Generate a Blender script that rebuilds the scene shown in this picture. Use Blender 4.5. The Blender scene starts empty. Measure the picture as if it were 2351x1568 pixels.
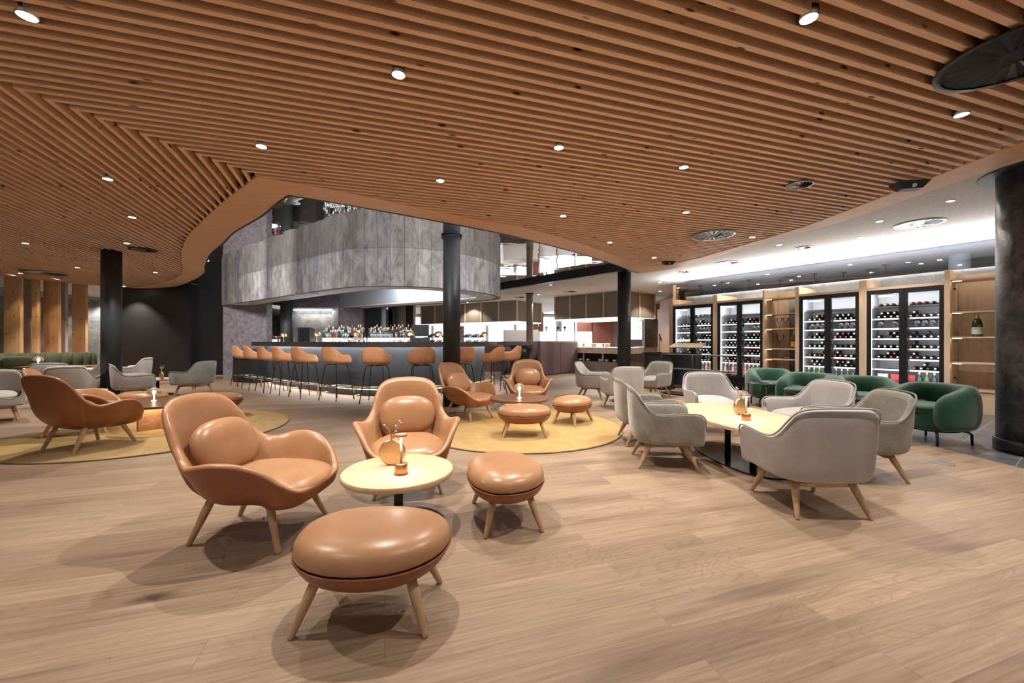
import bpy, bmesh, math, random
from math import sin, cos, pi, atan2, sqrt, radians
from mathutils import Vector, Matrix
random.seed(7)
S = bpy.context.scene
COL = S.collection
EYE = 1.15; F = 915.0; CX = 1175.5; CY = 784.0

# ---------------------------------------------------------------- camera
cam = bpy.data.objects.new('camera', bpy.data.cameras.new('camera'))
COL.objects.link(cam)
cam.location = (0, 0, EYE); cam.rotation_euler = (pi/2, 0, 0)
cam.data.sensor_width = 36.0; cam.data.lens = 36.0*F/2351.0
cam.data.clip_start = 0.05; cam.data.clip_end = 200
S.camera = cam
# ---------------------------------------------------------------- world, exposure
W = bpy.data.worlds.new('world'); S.world = W; W.use_nodes = True
W.node_tree.nodes['Background'].inputs[0].default_value = (1.0, 0.96, 0.94, 1)
W.node_tree.nodes['Background'].inputs[1].default_value = 0.36
S.view_settings.view_transform = 'Standard'
S.view_settings.look = 'None'
S.view_settings.exposure = 0.22
S.view_settings.gamma = 1.0
S.view_settings.use_curve_mapping = False
S.cycles.max_bounces = 6
S.cycles.diffuse_bounces = 3
S.cycles.glossy_bounces = 3
S.cycles.use_adaptive_sampling = True
S.cycles.adaptive_threshold = 0.1
S.cycles.adaptive_min_samples = 12
S.cycles.transparent_max_bounces = 12
S.cycles.transmission_bounces = 6
S.cycles.sample_clamp_indirect = 4.0
S.cycles.caustics_reflective = False
S.cycles.caustics_refractive = False
try:
    S.cycles.use_denoising = True
    S.cycles.denoiser = 'OPENIMAGEDENOISE'
except Exception:
    pass
HW = 2.87      # timber slat ceiling underside
HC = 2.915     # white acoustic ceiling
HM = 3.03      # mirror ceiling over the bar
SPOT_W = 145.0

# ---------------------------------------------------------------- pixel helpers (measuring only)
def gp(x, y, z=0.0):
    """point of the horizontal plane z seen at pixel x,y"""
    Y = (z-EYE)*F/(CY-y)
    return ((x-CX)*Y/F, Y)
def rp(x, Y):
    return (x-CX)*Y/F

# ---------------------------------------------------------------- materials
MATS = {}
def nmat(name):
    m = bpy.data.materials.new(name); m.use_nodes = True
    nt = m.node_tree
    b = nt.nodes['Principled BSDF']
    MATS[name] = m
    return m, nt, b
def N(nt, typ, **kw):
    n = nt.nodes.new(typ)
    for k, v in kw.items():
        if k.startswith('i_'):
            n.inputs[k[2:].replace('_', ' ')].default_value = v
        else:
            setattr(n, k, v)
    return n
def L(nt, a, b): nt.links.new(a, b)
def ramp(nt, fac, stops):
    r = nt.nodes.new('ShaderNodeValToRGB')
    e = r.color_ramp.elements
    while len(e) > 1: e.remove(e[-1])
    e[0].position = stops[0][0]; e[0].color = (*stops[0][1], 1)
    for p, c in stops[1:]:
        k = e.new(p); k.color = (*c, 1)
    L(nt, fac, r.inputs[0])
    return r.outputs[0]
def mixc(nt, fac, a, b, mode='MIX'):
    m = nt.nodes.new('ShaderNodeMix'); m.data_type = 'RGBA'; m.blend_type = mode
    for s, v in ((m.inputs[0], fac), (m.inputs[6], a), (m.inputs[7], b)):
        if isinstance(v, (int, float)): s.default_value = v
        elif isinstance(v, tuple): s.default_value = (*v, 1) if len(v) == 3 else v
        else: L(nt, v, s)
    return m.outputs[2]
def mathn(nt, op, a, b=None):
    m = nt.nodes.new('ShaderNodeMath'); m.operation = op
    for i, v in enumerate((a, b)):
        if v is None: continue
        if isinstance(v, (int, float)): m.inputs[i].default_value = v
        else: L(nt, v, m.inputs[i])
    return m.outputs[0]
def coords(nt, kind='Object', scale=(1, 1, 1), rot=(0, 0, 0)):
    tc = nt.nodes.new('ShaderNodeTexCoord'); mp = nt.nodes.new('ShaderNodeMapping')
    mp.inputs['Scale'].default_value = scale; mp.inputs['Rotation'].default_value = rot
    L(nt, tc.outputs[kind], mp.inputs[0])
    return mp.outputs[0]
def noise(nt, vec, scale, detail=3, rough=0.5, dist=0.0):
    n = N(nt, 'ShaderNodeTexNoise'); n.inputs['Scale'].default_value = scale
    n.inputs['Detail'].default_value = detail; n.inputs['Roughness'].default_value = rough
    n.inputs['Distortion'].default_value = dist
    L(nt, vec, n.inputs['Vector'])
    return n
def bump(nt, b, h, strength=0.2, dist=0.01):
    bp = nt.nodes.new('ShaderNodeBump'); bp.inputs['Strength'].default_value = strength
    bp.inputs['Distance'].default_value = dist
    L(nt, h, bp.inputs['Height']); L(nt, bp.outputs[0], b.inputs['Normal'])

def plain(name, c, rough=0.5, metal=0.0, spec=0.5, coat=0.0, sheen=0.0, nscale=0, namp=0.12, bmp=0.0):
    m, nt, b = nmat(name)
    b.inputs['Base Color'].default_value = (*c, 1); b.inputs['Roughness'].default_value = rough
    b.inputs['Metallic'].default_value = metal; b.inputs['Specular IOR Level'].default_value = spec
    b.inputs['Coat Weight'].default_value = coat; b.inputs['Sheen Weight'].default_value = sheen
    if nscale:
        v = coords(nt); n = noise(nt, v, nscale, 4, 0.6)
        lo = tuple(max(0, k*(1-namp)) for k in c); hi = tuple(min(1, k*(1+namp)) for k in c)
        L(nt, ramp(nt, n.outputs['Fac'], [(0.3, lo), (0.7, hi)]), b.inputs['Base Color'])
        if bmp: bump(nt, b, n.outputs['Fac'], bmp, 0.004)
    return m
def emit(name, c, s):
    m, nt, b = nmat(name)
    b.inputs['Base Color'].default_value = (*c, 1)
    b.inputs['Emission Color'].default_value = (*c, 1); b.inputs['Emission Strength'].default_value = s
    return m
def wood(name, light, dark, rough=0.45, axis=0, scale=1.0, knots=False, kc=(0.10, 0.035, 0.015)):
    m, nt, b = nmat(name)
    sc = [9*scale]*3; sc[axis] = 0.7*scale
    v = coords(nt, 'Object', tuple(sc))
    n1 = noise(nt, v, 1.6, 4, 0.6, 0.6)
    sc2 = [60*scale]*3; sc2[axis] = 2.0*scale
    v2 = coords(nt, 'Object', tuple(sc2)); n2 = noise(nt, v2, 1.5, 2)
    f = mathn(nt, 'ADD', mathn(nt, 'MULTIPLY', n1.outputs['Fac'], 0.65), mathn(nt, 'MULTIPLY', n2.outputs['Fac'], 0.35))
    c = ramp(nt, f, [(0.35, dark), (0.62, light)])
    if knots:
        sk = [9.0]*3; sk[axis] = 3.2
        vk = coords(nt, 'Object', tuple(sk))
        vo = N(nt, 'ShaderNodeTexVoronoi'); vo.inputs['Scale'].default_value = 1.0
        L(nt, vk, vo.inputs['Vector'])
        k = ramp(nt, vo.outputs['Distance'], [(0.07, (1, 1, 1)), (0.14, (0, 0, 0))])
        c = mixc(nt, k, c, kc)
    L(nt, c, b.inputs['Base Color']); b.inputs['Roughness'].default_value = rough
    bump(nt, b, n2.outputs['Fac'], 0.08, 0.002)
    return m
def fabric(name, c, c2, scale=260, sheen=0.3, rough=0.9, big=4):
    m, nt, b = nmat(name)
    v = coords(nt); n = noise(nt, v, scale, 2, 0.7); n2 = noise(nt, v, big, 3, 0.6)
    f = mathn(nt, 'ADD', mathn(nt, 'MULTIPLY', n.outputs['Fac'], 0.6), mathn(nt, 'MULTIPLY', n2.outputs['Fac'], 0.4))
    L(nt, ramp(nt, f, [(0.38, c2), (0.62, c)]), b.inputs['Base Color'])
    b.inputs['Roughness'].default_value = rough; b.inputs['Sheen Weight'].default_value = sheen
    b.inputs['Specular IOR Level'].default_value = 0.2
    bump(nt, b, n.outputs['Fac'], 0.35, 0.002)
    return m

# floor of oak planks
PL = radians(17.7)     # plank direction, from +X towards +Y
def floor_mat():
    m, nt, b = nmat('oak_plank_floor')
    v = coords(nt, 'Object', (1, 1, 1), (0, 0, -PL))
    br = N(nt, 'ShaderNodeTexBrick'); L(nt, v, br.inputs['Vector'])
    br.inputs['Scale'].default_value = 1.0; br.inputs['Brick Width'].default_value = 1.75
    br.inputs['Row Height'].default_value = 0.166; br.inputs['Mortar Size'].default_value = 0.0012
    br.inputs['Mortar Smooth'].default_value = 0.3; br.offset = 0.37; br.offset_frequency = 2
    br.inputs['Color1'].default_value = (0, 0, 0, 1); br.inputs['Color2'].default_value = (1, 1, 1, 1)
    br.inputs['Mortar'].default_value = (0.5, 0.5, 0.5, 1)
    w = mathn(nt, 'MULTIPLY', br.outputs['Color'], 37.0)
    def n4(sc, scale, det, dist=0.0):
        mp = N(nt, 'ShaderNodeMapping'); mp.inputs['Scale'].default_value = sc; L(nt, v, mp.inputs[0])
        n = N(nt, 'ShaderNodeTexNoise', noise_dimensions='4D'); n.inputs['Scale'].default_value = scale
        n.inputs['Detail'].default_value = det; n.inputs['Distortion'].default_value = dist
        L(nt, mp.outputs[0], n.inputs['Vector']); L(nt, w, n.inputs['W'])
        return n.outputs['Fac']
    fine = n4((2.5, 75, 1), 1.0, 5, 0.3)
    blob = n4((0.8, 5.5, 1), 1.0, 3, 0.4)
    tone = ramp(nt, br.outputs['Color'], [(0, (0.285, 0.20, 0.136)), (0.5, (0.33, 0.235, 0.163)), (1, (0.365, 0.262, 0.182))])
    # growth-ring loops
    rings = mathn(nt, 'FRACT', mathn(nt, 'MULTIPLY', n4((0.9, 4.6, 1), 1.0, 1.5, 0.25), 30.0))
    rg = ramp(nt, rings, [(0.0, (0.80, 0.75, 0.70)), (0.13, (1, 1, 1)), (0.80, (1, 1, 1)), (1.0, (0.80, 0.75, 0.70))])
    rmask = ramp(nt, n4((0.4, 1.2, 1), 1.0, 1), [(0.45, (0, 0, 0)), (0.62, (0.8, 0.8, 0.8))])
    c = mixc(nt, rmask, tone, mixc(nt, 1.0, tone, rg, 'MULTIPLY'))
    c = mixc(nt, 1.0, c, ramp(nt, fine, [(0.3, (0.74, 0.72, 0.70)), (0.7, (1.13, 1.13, 1.13))]), 'MULTIPLY')
    c = mixc(nt, 1.0, c, ramp(nt, blob, [(0.28, (0.62, 0.59, 0.57)), (0.46, (1, 1, 1)), (0.75, (1.10, 1.10, 1.08))]), 'MULTIPLY')
    mp = N(nt, 'ShaderNodeMapping'); mp.inputs['Scale'].default_value = (0.9, 2.6, 1); L(nt, v, mp.inputs[0])
    vo = N(nt, 'ShaderNodeTexVoronoi', voronoi_dimensions='4D'); vo.inputs['Scale'].default_value = 1.3
    L(nt, mp.outputs[0], vo.inputs['Vector']); L(nt, w, vo.inputs['W'])
    kn = ramp(nt, vo.outputs['Distance'], [(0.045, (0.9, 0.9, 0.9)), (0.15, (0, 0, 0))])
    c = mixc(nt, kn, c, (0.07, 0.04, 0.025))
    c = mixc(nt, mathn(nt, 'MULTIPLY', br.outputs['Fac'], 0.55), c, (0.10, 0.06, 0.035))
    L(nt, c, b.inputs['Base Color'])
    b.inputs['Roughness'].default_value = 0.48
    b.inputs['Specular IOR Level'].default_value = 0.35
    h = mathn(nt, 'SUBTRACT', mathn(nt, 'MULTIPLY', fine, 0.3), br.outputs['Fac'])
    bump(nt, b, h, 0.15, 0.003)
    return m
M_FLOOR = floor_mat()

def tile_mat():
    m, nt, b = nmat('slate_tile_floor')
    v = coords(nt, 'Object', (1, 1, 1), (0, 0, radians(-34)))
    br = N(nt, 'ShaderNodeTexBrick'); L(nt, v, br.inputs['Vector'])
    br.inputs['Scale'].default_value = 1.0; br.inputs['Brick Width'].default_value = 0.9; br.inputs['Row Height'].default_value = 0.45
    br.inputs['Mortar Size'].default_value = 0.004
    br.inputs['Color1'].default_value = (0.085, 0.09, 0.10, 1); br.inputs['Color2'].default_value = (0.12, 0.125, 0.135, 1)
    br.inputs['Mortar'].default_value = (0.3, 0.3, 0.3, 1)
    n = noise(nt, v, 7, 4)
    c = mixc(nt, 1.0, br.outputs['Color'], ramp(nt, n.outputs['Fac'], [(0.3, (0.8, 0.8, 0.8)), (0.7, (1.3, 1.3, 1.3))]), 'MULTIPLY')
    L(nt, c, b.inputs['Base Color']); b.inputs['Roughness'].default_value = 0.3
    return m
M_TILE = tile_mat()

M_SLAT = wood('spruce_slat', (0.92, 0.64, 0.44), (0.78, 0.49, 0.31), 0.55, 0, 1.0, True)
M_SPRUCE = wood('spruce_board', (0.80, 0.50, 0.27), (0.66, 0.37, 0.185), 0.5, 2, 1.0, True, (0.20, 0.08, 0.03))
M_BAND = wood('spruce_band', (0.80, 0.52, 0.33), (0.70, 0.43, 0.255), 0.5, 0, 1.0, False)
M_OAK = wood('light_oak', (0.78, 0.585, 0.41), (0.64, 0.46, 0.30), 0.45, 2)
M_OAKX = wood('light_oak_board', (0.78, 0.585, 0.41), (0.64, 0.46, 0.30), 0.45, 0)
M_LEG = wood('oak_leg', (0.58, 0.38, 0.22), (0.42, 0.26, 0.14), 0.45, 2)
M_LEGRED = wood('warm_oak_leg', (0.45, 0.24, 0.12), (0.32, 0.16, 0.075), 0.45, 2)
M_TTOP = wood('oak_table_top', (0.74, 0.54, 0.34), (0.60, 0.41, 0.24), 0.4, 0, 0.8)
M_WALNUT = wood('dark_table_top', (0.23, 0.115, 0.065), (0.13, 0.06, 0.035), 0.35, 0)
M_REDOAK = wood('table_base_board', (0.50, 0.27, 0.14), (0.33, 0.16, 0.075), 0.5, 0)
M_VENEER = wood('oak_veneer_wall', (0.50, 0.30, 0.165), (0.40, 0.225, 0.12), 0.5, 2)
M_BLACK = plain('black_metal', (0.012, 0.012, 0.014), 0.4, 0.0, 0.5)
M_DARKCOL = plain('anthracite_column', (0.032, 0.034, 0.038), 0.5, nscale=3)
M_BLACKWALL = plain('black_wall_panel', (0.022, 0.022, 0.024), 0.45, nscale=2)
M_BARFRONT = plain('anthracite_bar_front', (0.05, 0.054, 0.06), 0.4, 0.3, nscale=2)
M_COUNTER = plain('dark_stone_counter', (0.055, 0.045, 0.042), 0.3, nscale=12, namp=0.4)
M_BACKING = plain('dark_ceiling_void', (0.012, 0.008, 0.007), 0.9)
M_WHITE = plain('white_paint', (0.78, 0.77, 0.75), 0.6)
M_GREYSOF = plain('grey_soffit', (0.50, 0.52, 0.56), 0.55)
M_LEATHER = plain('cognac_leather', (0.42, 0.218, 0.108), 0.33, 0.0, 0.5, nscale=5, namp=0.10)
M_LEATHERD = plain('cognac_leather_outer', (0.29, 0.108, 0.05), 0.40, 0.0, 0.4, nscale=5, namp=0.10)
M_STOOL = plain('tan_stool_leather', (0.78, 0.37, 0.18), 0.5, 0.0, 0.4, nscale=5, namp=0.08)
M_GREYF = fabric('light_grey_wool', (0.50, 0.475, 0.465), (0.36, 0.335, 0.325))
M_OLIVEF = fabric('grey_green_velvet', (0.31, 0.30, 0.26), (0.18, 0.165, 0.138), 160, 0.5, 0.8, 7)
M_PALEF = fabric('pale_grey_wool', (0.56, 0.53, 0.50), (0.43, 0.40, 0.37))
M_GREENV = fabric('emerald_velvet', (0.008, 0.075, 0.04), (0.004, 0.036, 0.02), 90, 0.4, 0.6, 6)
M_OLIVEV = fabric('olive_velvet', (0.075, 0.088, 0.026), (0.035, 0.042, 0.012), 90, 0.4, 0.7, 6)
M_BOOTH = fabric('mauve_leather', (0.20, 0.135, 0.14), (0.16, 0.10, 0.105), 60, 0.2, 0.5, 3)
M_RUG = fabric('ochre_rug', (0.50, 0.335, 0.125), (0.35, 0.22, 0.075), 120, 0.2, 1.0, 5)
M_RUGEDGE = fabric('ochre_rug_edge', (0.35, 0.24, 0.12), (0.15, 0.10, 0.05), 120)
M_BRASS = plain('brass', (0.80, 0.56, 0.30), 0.28, 1.0)
M_COPPER = plain('copper', (0.80, 0.42, 0.22), 0.3, 1.0)
M_STEEL = plain('brushed_steel', (0.55, 0.56, 0.58), 0.35, 1.0)
M_BLACKGLOSS = plain('black_gloss_plate', (0.012, 0.012, 0.013), 0.12, 0.0, 0.6)
M_TAUPE = plain('taupe_panel', (0.25, 0.205, 0.165), 0.5, nscale=2, namp=0.05)
M_TERRA = plain('terracotta_paint', (0.42, 0.17, 0.115), 0.7)
M_LILAC = plain('lilac_paint', (0.34, 0.29, 0.38), 0.7)
M_PORC = plain('white_porcelain', (0.82, 0.80, 0.76), 0.25)
M_RED = plain('red_enamel', (0.55, 0.03, 0.03), 0.35)
M_PLANT = plain('dried_flowers', (0.55, 0.42, 0.25), 0.8)
M_LEAFD = plain('dark_leaves', (0.04, 0.045, 0.035), 0.7)
M_LEAF = plain('green_leaves', (0.12, 0.28, 0.06), 0.6)

def stone(name, a, b_, sc=3.0, rough=0.6, bmp=0.5, lo=0.36, hi=0.66):
    m, nt, b = nmat(name)
    v = coords(nt); n = noise(nt, v, sc, 9, 0.72, 0.5)
    L(nt, ramp(nt, n.outputs['Fac'], [(lo, a), (hi, b_)]), b.inputs['Base Color'])
    b.inputs['Roughness'].default_value = rough
    n2 = noise(nt, v, sc*7, 6, 0.7)
    bump(nt, b, n2.outputs['Fac'], bmp, 0.02)
    return m
M_STONEP = stone('purple_grey_stone', (0.17, 0.145, 0.16), (0.38, 0.34, 0.365), 7.0)
M_STONEL = stone('light_grey_stone', (0.26, 0.25, 0.24), (0.52, 0.50, 0.47))
M_STONEB = stone('blue_grey_stone', (0.16, 0.17, 0.18), (0.36, 0.37, 0.38))
M_MARBLE = stone('beige_marble', (0.42, 0.30, 0.23), (0.70, 0.60, 0.52), 5, 0.35, 0.05)
M_COLSTONE = stone('worn_black_plaster', (0.045, 0.048, 0.056), (0.24, 0.25, 0.29), 4.0, 0.32, 0.25, 0.42, 0.74)
def drum_mat():
    m, nt, b = nmat('split_stone_drum')
    tc = N(nt, 'ShaderNodeTexCoord'); sp = N(nt, 'ShaderNodeSeparateXYZ'); L(nt, tc.outputs['UV'], sp.inputs[0])
    col = mathn(nt, 'FLOOR', mathn(nt, 'DIVIDE', sp.outputs[0], 0.27))
    wn = N(nt, 'ShaderNodeTexWhiteNoise', noise_dimensions='1D'); L(nt, col, wn.inputs['W'])
    mp = N(nt, 'ShaderNodeMapping'); mp.inputs['Scale'].default_value = (3.4, 1.7, 1); L(nt, tc.outputs['UV'], mp.inputs[0])
    n = noise(nt, mp.outputs[0], 1.4, 9, 0.7, 0.8)
    base = ramp(nt, n.outputs['Fac'], [(0.34, (0.17, 0.155, 0.15)), (0.5, (0.33, 0.31, 0.31)), (0.70, (0.52, 0.50, 0.50))])
    base = mixc(nt, 1.0, base, ramp(nt, wn.outputs['Value'], [(0, (0.72, 0.72, 0.76)), (0.5, (1, 0.98, 0.97)), (1, (1.2, 1.17, 1.12))]), 'MULTIPLY')
    fr = mathn(nt, 'FRACT', mathn(nt, 'DIVIDE', sp.outputs[0], 0.27))
    seam = ramp(nt, fr, [(0.0, (1, 1, 1)), (0.035, (0, 0, 0)), (0.965, (0, 0, 0)), (1.0, (1, 1, 1))])
    base = mixc(nt, mathn(nt, 'MULTIPLY', seam, 0.6), base, (0.07, 0.06, 0.055))
    mp3 = N(nt, 'ShaderNodeMapping'); mp3.inputs['Scale'].default_value = (3.0, 2.0, 1); L(nt, tc.outputs['UV'], mp3.inputs[0])
    mg = noise(nt, mp3.outputs[0], 2.2, 3, 0.5, 2.5)
    vein = ramp(nt, mg.outputs['Fac'], [(0.490, (0, 0, 0)), (0.5, (0.55, 0.55, 0.55)), (0.510, (0, 0, 0))])
    vm = ramp(nt, n.outputs['Fac'], [(0.5, (0, 0, 0)), (0.62, (1, 1, 1))])
    base = mixc(nt, mathn(nt, 'MULTIPLY', vein, vm), base, (0.6, 0.57, 0.53))
    L(nt, base, b.inputs['Base Color']); b.inputs['Roughness'].default_value = 0.65
    mp2 = N(nt, 'ShaderNodeMapping'); mp2.inputs['Scale'].default_value = (7, 3.2, 1); L(nt, tc.outputs['UV'], mp2.inputs[0])
    n2 = noise(nt, mp2.outputs[0], 2.0, 8, 0.72, 0.5)
    h = mathn(nt, 'SUBTRACT', n2.outputs['Fac'], mathn(nt, 'MULTIPLY', seam, 0.25))
    bump(nt, b, h, 0.9, 0.05)
    return m
M_DRUM = drum_mat()
def mirror_mat():
    m, nt, b = nmat('stretched_mirror_film')
    b.inputs['Base Color'].default_value = (0.88, 0.86, 0.84, 1); b.inputs['Metallic'].default_value = 1.0
    b.inputs['Roughness'].default_value = 0.015
    v = coords(nt); n = noise(nt, v, 1.6, 2, 0.5)
    bump(nt, b, n.outputs['Fac'], 0.12, 0.05)
    return m
M_MIRROR = mirror_mat()
def acoustic_mat():
    m, nt, b = nmat('perforated_white_ceiling')
    v = coords(nt, 'Object', (1, 1, 1))
    n = noise(nt, v, 3.0, 2); 
    mp = N(nt, 'ShaderNodeMapping'); mp.inputs['Scale'].default_value = (30, 13, 1); mp.inputs['Rotation'].default_value = (0, 0, 0.5)
    L(nt, v, mp.inputs[0])
    vo = N(nt, 'ShaderNodeTexVoronoi'); vo.inputs['Scale'].default_value = 1.0; L(nt, mp.outputs[0], vo.inputs['Vector'])
    d = ramp(nt, vo.outputs['Distance'], [(0.13, (1, 1, 1)), (0.19, (0, 0, 0))])
    c = mixc(nt, d, (0.76, 0.74, 0.73), (0.34, 0.33, 0.32))
    L(nt, c, b.inputs['Base Color']); b.inputs['Roughness'].default_value = 0.8
    return m
M_ACOU = acoustic_mat()
def glass_mat(name='clear_glass', tint=(1, 1, 1), refl=0.08):
    m = bpy.data.materials.new(name); m.use_nodes = True; nt = m.node_tree
    nt.nodes.remove(nt.nodes['Principled BSDF'])
    o = nt.nodes['Material Output']
    t = N(nt, 'ShaderNodeBsdfTransparent'); t.inputs[0].default_value = (*tint, 1)
    g = N(nt, 'ShaderNodeBsdfGlossy'); g.inputs['Roughness'].default_value = 0.03
    fr = N(nt, 'ShaderNodeFresnel'); fr.inputs[0].default_value = 1.45
    mx = N(nt, 'ShaderNodeMixShader')
    L(nt, mathn(nt, 'ADD', mathn(nt, 'MULTIPLY', fr.outputs[0], 0.9), refl*0.3), mx.inputs[0])
    L(nt, t.outputs[0], mx.inputs[1]); L(nt, g.outputs[0], mx.inputs[2]); L(nt, mx.outputs[0], o.inputs[0])
    return m
M_GLASS = glass_mat()
M_GLASSW = glass_mat('bluish_glass', (0.90, 0.94, 1.0), 0.3)
def bottle_glass(name, c, rough=0.12):
    return plain(name, c, rough, 0.0, 0.8)
M_BOT_DARK = bottle_glass('dark_bottle_glass', (0.012, 0.014, 0.010))
M_BOT_GREEN = bottle_glass('green_bottle_glass', (0.03, 0.09, 0.02))
M_BOT_CLEAR = glass_mat('clear_bottle_glass', (0.86, 0.90, 0.92), 0.5)
M_BOT_BROWN = bottle_glass('brown_bottle_glass', (0.10, 0.035, 0.010))
M_BOT_ROSE = bottle_glass('rose_bottle_glass', (0.55, 0.10, 0.07))
M_LABEL = plain('paper_label', (0.72, 0.69, 0.63), 0.7)
M_LABELO = plain('orange_label', (0.80, 0.28, 0.03), 0.6)
M_CAPW = plain('silver_capsule', (0.62, 0.62, 0.62), 0.3, 0.5)
M_CAPR = plain('red_capsule', (0.50, 0.02, 0.02), 0.35)
M_CAPG = plain('gold_capsule', (0.70, 0.50, 0.20), 0.3, 0.7)
M_CAPB = plain('black_capsule', (0.02, 0.02, 0.02), 0.3)
M_LAMPW = emit('lamp_disc', (1.0, 0.93, 0.84), 60.0)
M_LED = emit('led_strip_warm', (1.0, 0.90, 0.78), 8.0)
M_LEDC = emit('led_strip_cool', (0.88, 0.93, 1.0), 8.0)
M_LEDBAR = emit('led_strip_bar', (0.90, 0.95, 1.0), 70.0)
M_LEDFLOOR = emit('led_strip_floor', (1.0, 0.93, 0.84), 25.0)
M_WIN = emit('daylit_window', (0.86, 0.92, 1.0), 4.0)
M_SCREEN = emit('glowing_screen', (0.8, 0.88, 1.0), 1.2)
M_GLOW = emit('lamp_glow', (1.0, 0.84, 0.62), 9.0)

# ---------------------------------------------------------------- mesh builder
class MB:
    def __init__(s): s.v = []; s.f = []; s.sm = []; s.mi = []; s.uv = None; s.mat = 0
    def add(s, vs, fs, smooth=False):
        o = len(s.v); s.v += [tuple(p) for p in vs]
        for f in fs: s.f.append([i+o for i in f]); s.sm.append(smooth); s.mi.append(s.mat)
        return s
    def box(s, c, d, rz=0.0, rx=0.0, ry=0.0):
        R = Matrix.Rotation(rz, 3, 'Z') @ Matrix.Rotation(ry, 3, 'Y') @ Matrix.Rotation(rx, 3, 'X')
        vs = []
        for i in (-.5, .5):
            for j in (-.5, .5):
                for k in (-.5, .5):
                    vs.append(Vector(c) + R @ Vector((i*d[0], j*d[1], k*d[2])))
        return s.add(vs, [(0, 1, 3, 2), (4, 6, 7, 5), (0, 4, 5, 1), (2, 3, 7, 6), (0, 2, 6, 4), (1, 5, 7, 3)])
    def bb(s, x0, x1, y0, y1, z0, z1):
        return s.box(((x0+x1)/2, (y0+y1)/2, (z0+z1)/2), (abs(x1-x0), abs(y1-y0), abs(z1-z0)))
    def rings(s, rings, closed=True, cap0=True, cap1=True, smooth=True):
        o = len(s.v); n = len(rings[0])
        for r in rings: s.v += [tuple(p) for p in r]
        for k in range(len(rings)-1):
            for i in range(n if closed else n-1):
                j = (i+1) % n
                s.f.append([o+k*n+i, o+k*n+j, o+(k+1)*n+j, o+(k+1)*n+i]); s.sm.append(smooth); s.mi.append(s.mat)
        if closed and cap0: s.f.append([o+i for i in range(n)][::-1]); s.sm.append(False); s.mi.append(s.mat)
        if closed and cap1: s.f.append([o+(len(rings)-1)*n+i for i in range(n)]); s.sm.append(False); s.mi.append(s.mat)
        return s
    def lathe(s, prof, c=(0, 0, 0), n=24, cap0=True, cap1=True, smooth=True):
        rs = [[(c[0]+r*cos(2*pi*i/n), c[1]+r*sin(2*pi*i/n), c[2]+z) for i in range(n)] for r, z in prof]
        return s.rings(rs, True, cap0, cap1, smooth)
    def tube(s, path, r, n=10, cap=True):
        path = [Vector(p) for p in path]
        rr = r if isinstance(r, (list, tuple)) else [r]*len(path)
        rs = []; up = None
        for k, p in enumerate(path):
            t = (path[min(k+1, len(path)-1)] - path[max(k-1, 0)]).normalized()
            if up is None:
                up = Vector((0, 0, 1)) if abs(t.z) < 0.9 else Vector((1, 0, 0))
            a = t.cross(up)
            if a.length < 1e-4: a = t.cross(Vector((0, 1, 0)))
            a.normalize(); b = a.cross(t).normalized(); up = b
            rs.append([p + (a*cos(2*pi*i/n) + b*sin(2*pi*i/n))*rr[k] for i in range(n)])
        return s.rings(rs, True, cap, cap)
    def prism(s, poly, z0, z1):
        a = sum(poly[i][0]*poly[(i+1) % len(poly)][1]-poly[(i+1) % len(poly)][0]*poly[i][1] for i in range(len(poly)))
        if a < 0: poly = poly[::-1]
        n = len(poly)
        vs = [(p[0], p[1], z0) for p in poly] + [(p[0], p[1], z1) for p in poly]
        fs = [tuple(range(n))[::-1], tuple(range(n, 2*n))] + [(i, (i+1) % n, n+(i+1) % n, n+i) for i in range(n)]
        return s.add(vs, fs)
    def band(s, A, B, z0, z1, closed=False, smooth=True):
        """wall between plan polylines A (outer) and B (inner)"""
        rs = [[(a[0], a[1], z0), (a[0], a[1], z1), (b[0], b[1], z1), (b[0], b[1], z0)] for a, b in zip(A, B)]
        if closed: rs.append(rs[0])
        s.rings(rs, True, not closed, not closed, False)
        return s
    def mesh(s, name, mats):
        me = bpy.data.meshes.new(name); me.from_pydata(s.v, [], s.f)
        me.polygons.foreach_set('use_smooth', s.sm)
        for m in (mats if isinstance(mats, (list, tuple)) else [mats]): me.materials.append(m)
        me.polygons.foreach_set('material_index', s.mi)
        me.validate(); me.update()
        return me
    def build(s, name, mats, parent=None, loc=None, rz=0.0):
        o = bpy.data.objects.new(name, s.mesh(name, mats)); COL.objects.link(o)
        if parent is not None: o.parent = parent
        if loc is not None: o.location = loc
        if rz: o.rotation_euler = (0, 0, rz)
        return o
def tag(o, label, cat, group=None, kind=None):
    o['label'] = label; o['category'] = cat
    if group: o['group'] = group
    if kind: o['kind'] = kind
    return o
def struct(o): o['kind'] = 'structure'; return o
def thing(name, label, cat, loc=(0, 0, 0), rz=0.0, group=None):
    o = bpy.data.objects.new(name, None); COL.objects.link(o); o.empty_display_size = 0.1
    o.location = loc; o.rotation_euler = (0, 0, rz)
    return tag(o, label, cat, group)
def dup(root, loc, rz=None, label=None, group=None, mats=None):
    def cp(o, par):
        c = o.copy(); COL.objects.link(c)
        if par is not None: c.parent = par
        if mats and c.type == 'MESH' and any(m.name in mats for m in c.data.materials):
            key = (c.data.name, tuple(sorted(mats.items())))
            if key not in MESHVAR:
                me = c.data.copy()
                for i, m in enumerate(me.materials):
                    if m.name in mats: me.materials[i] = MATS[mats[m.name]]
                MESHVAR[key] = me
            c.data = MESHVAR[key]
        for ch in o.children: cp(ch, c)
        return c
    r = cp(root, None); r.location = loc
    if rz is not None: r.rotation_euler = (0, 0, rz)
    if label: r['label'] = label
    if group: r['group'] = group
    return r
MESHVAR = {}
def subsurf(o, n=1):
    m = o.modifiers.new('s', 'SUBSURF'); m.levels = n; m.render_levels = n
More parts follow.
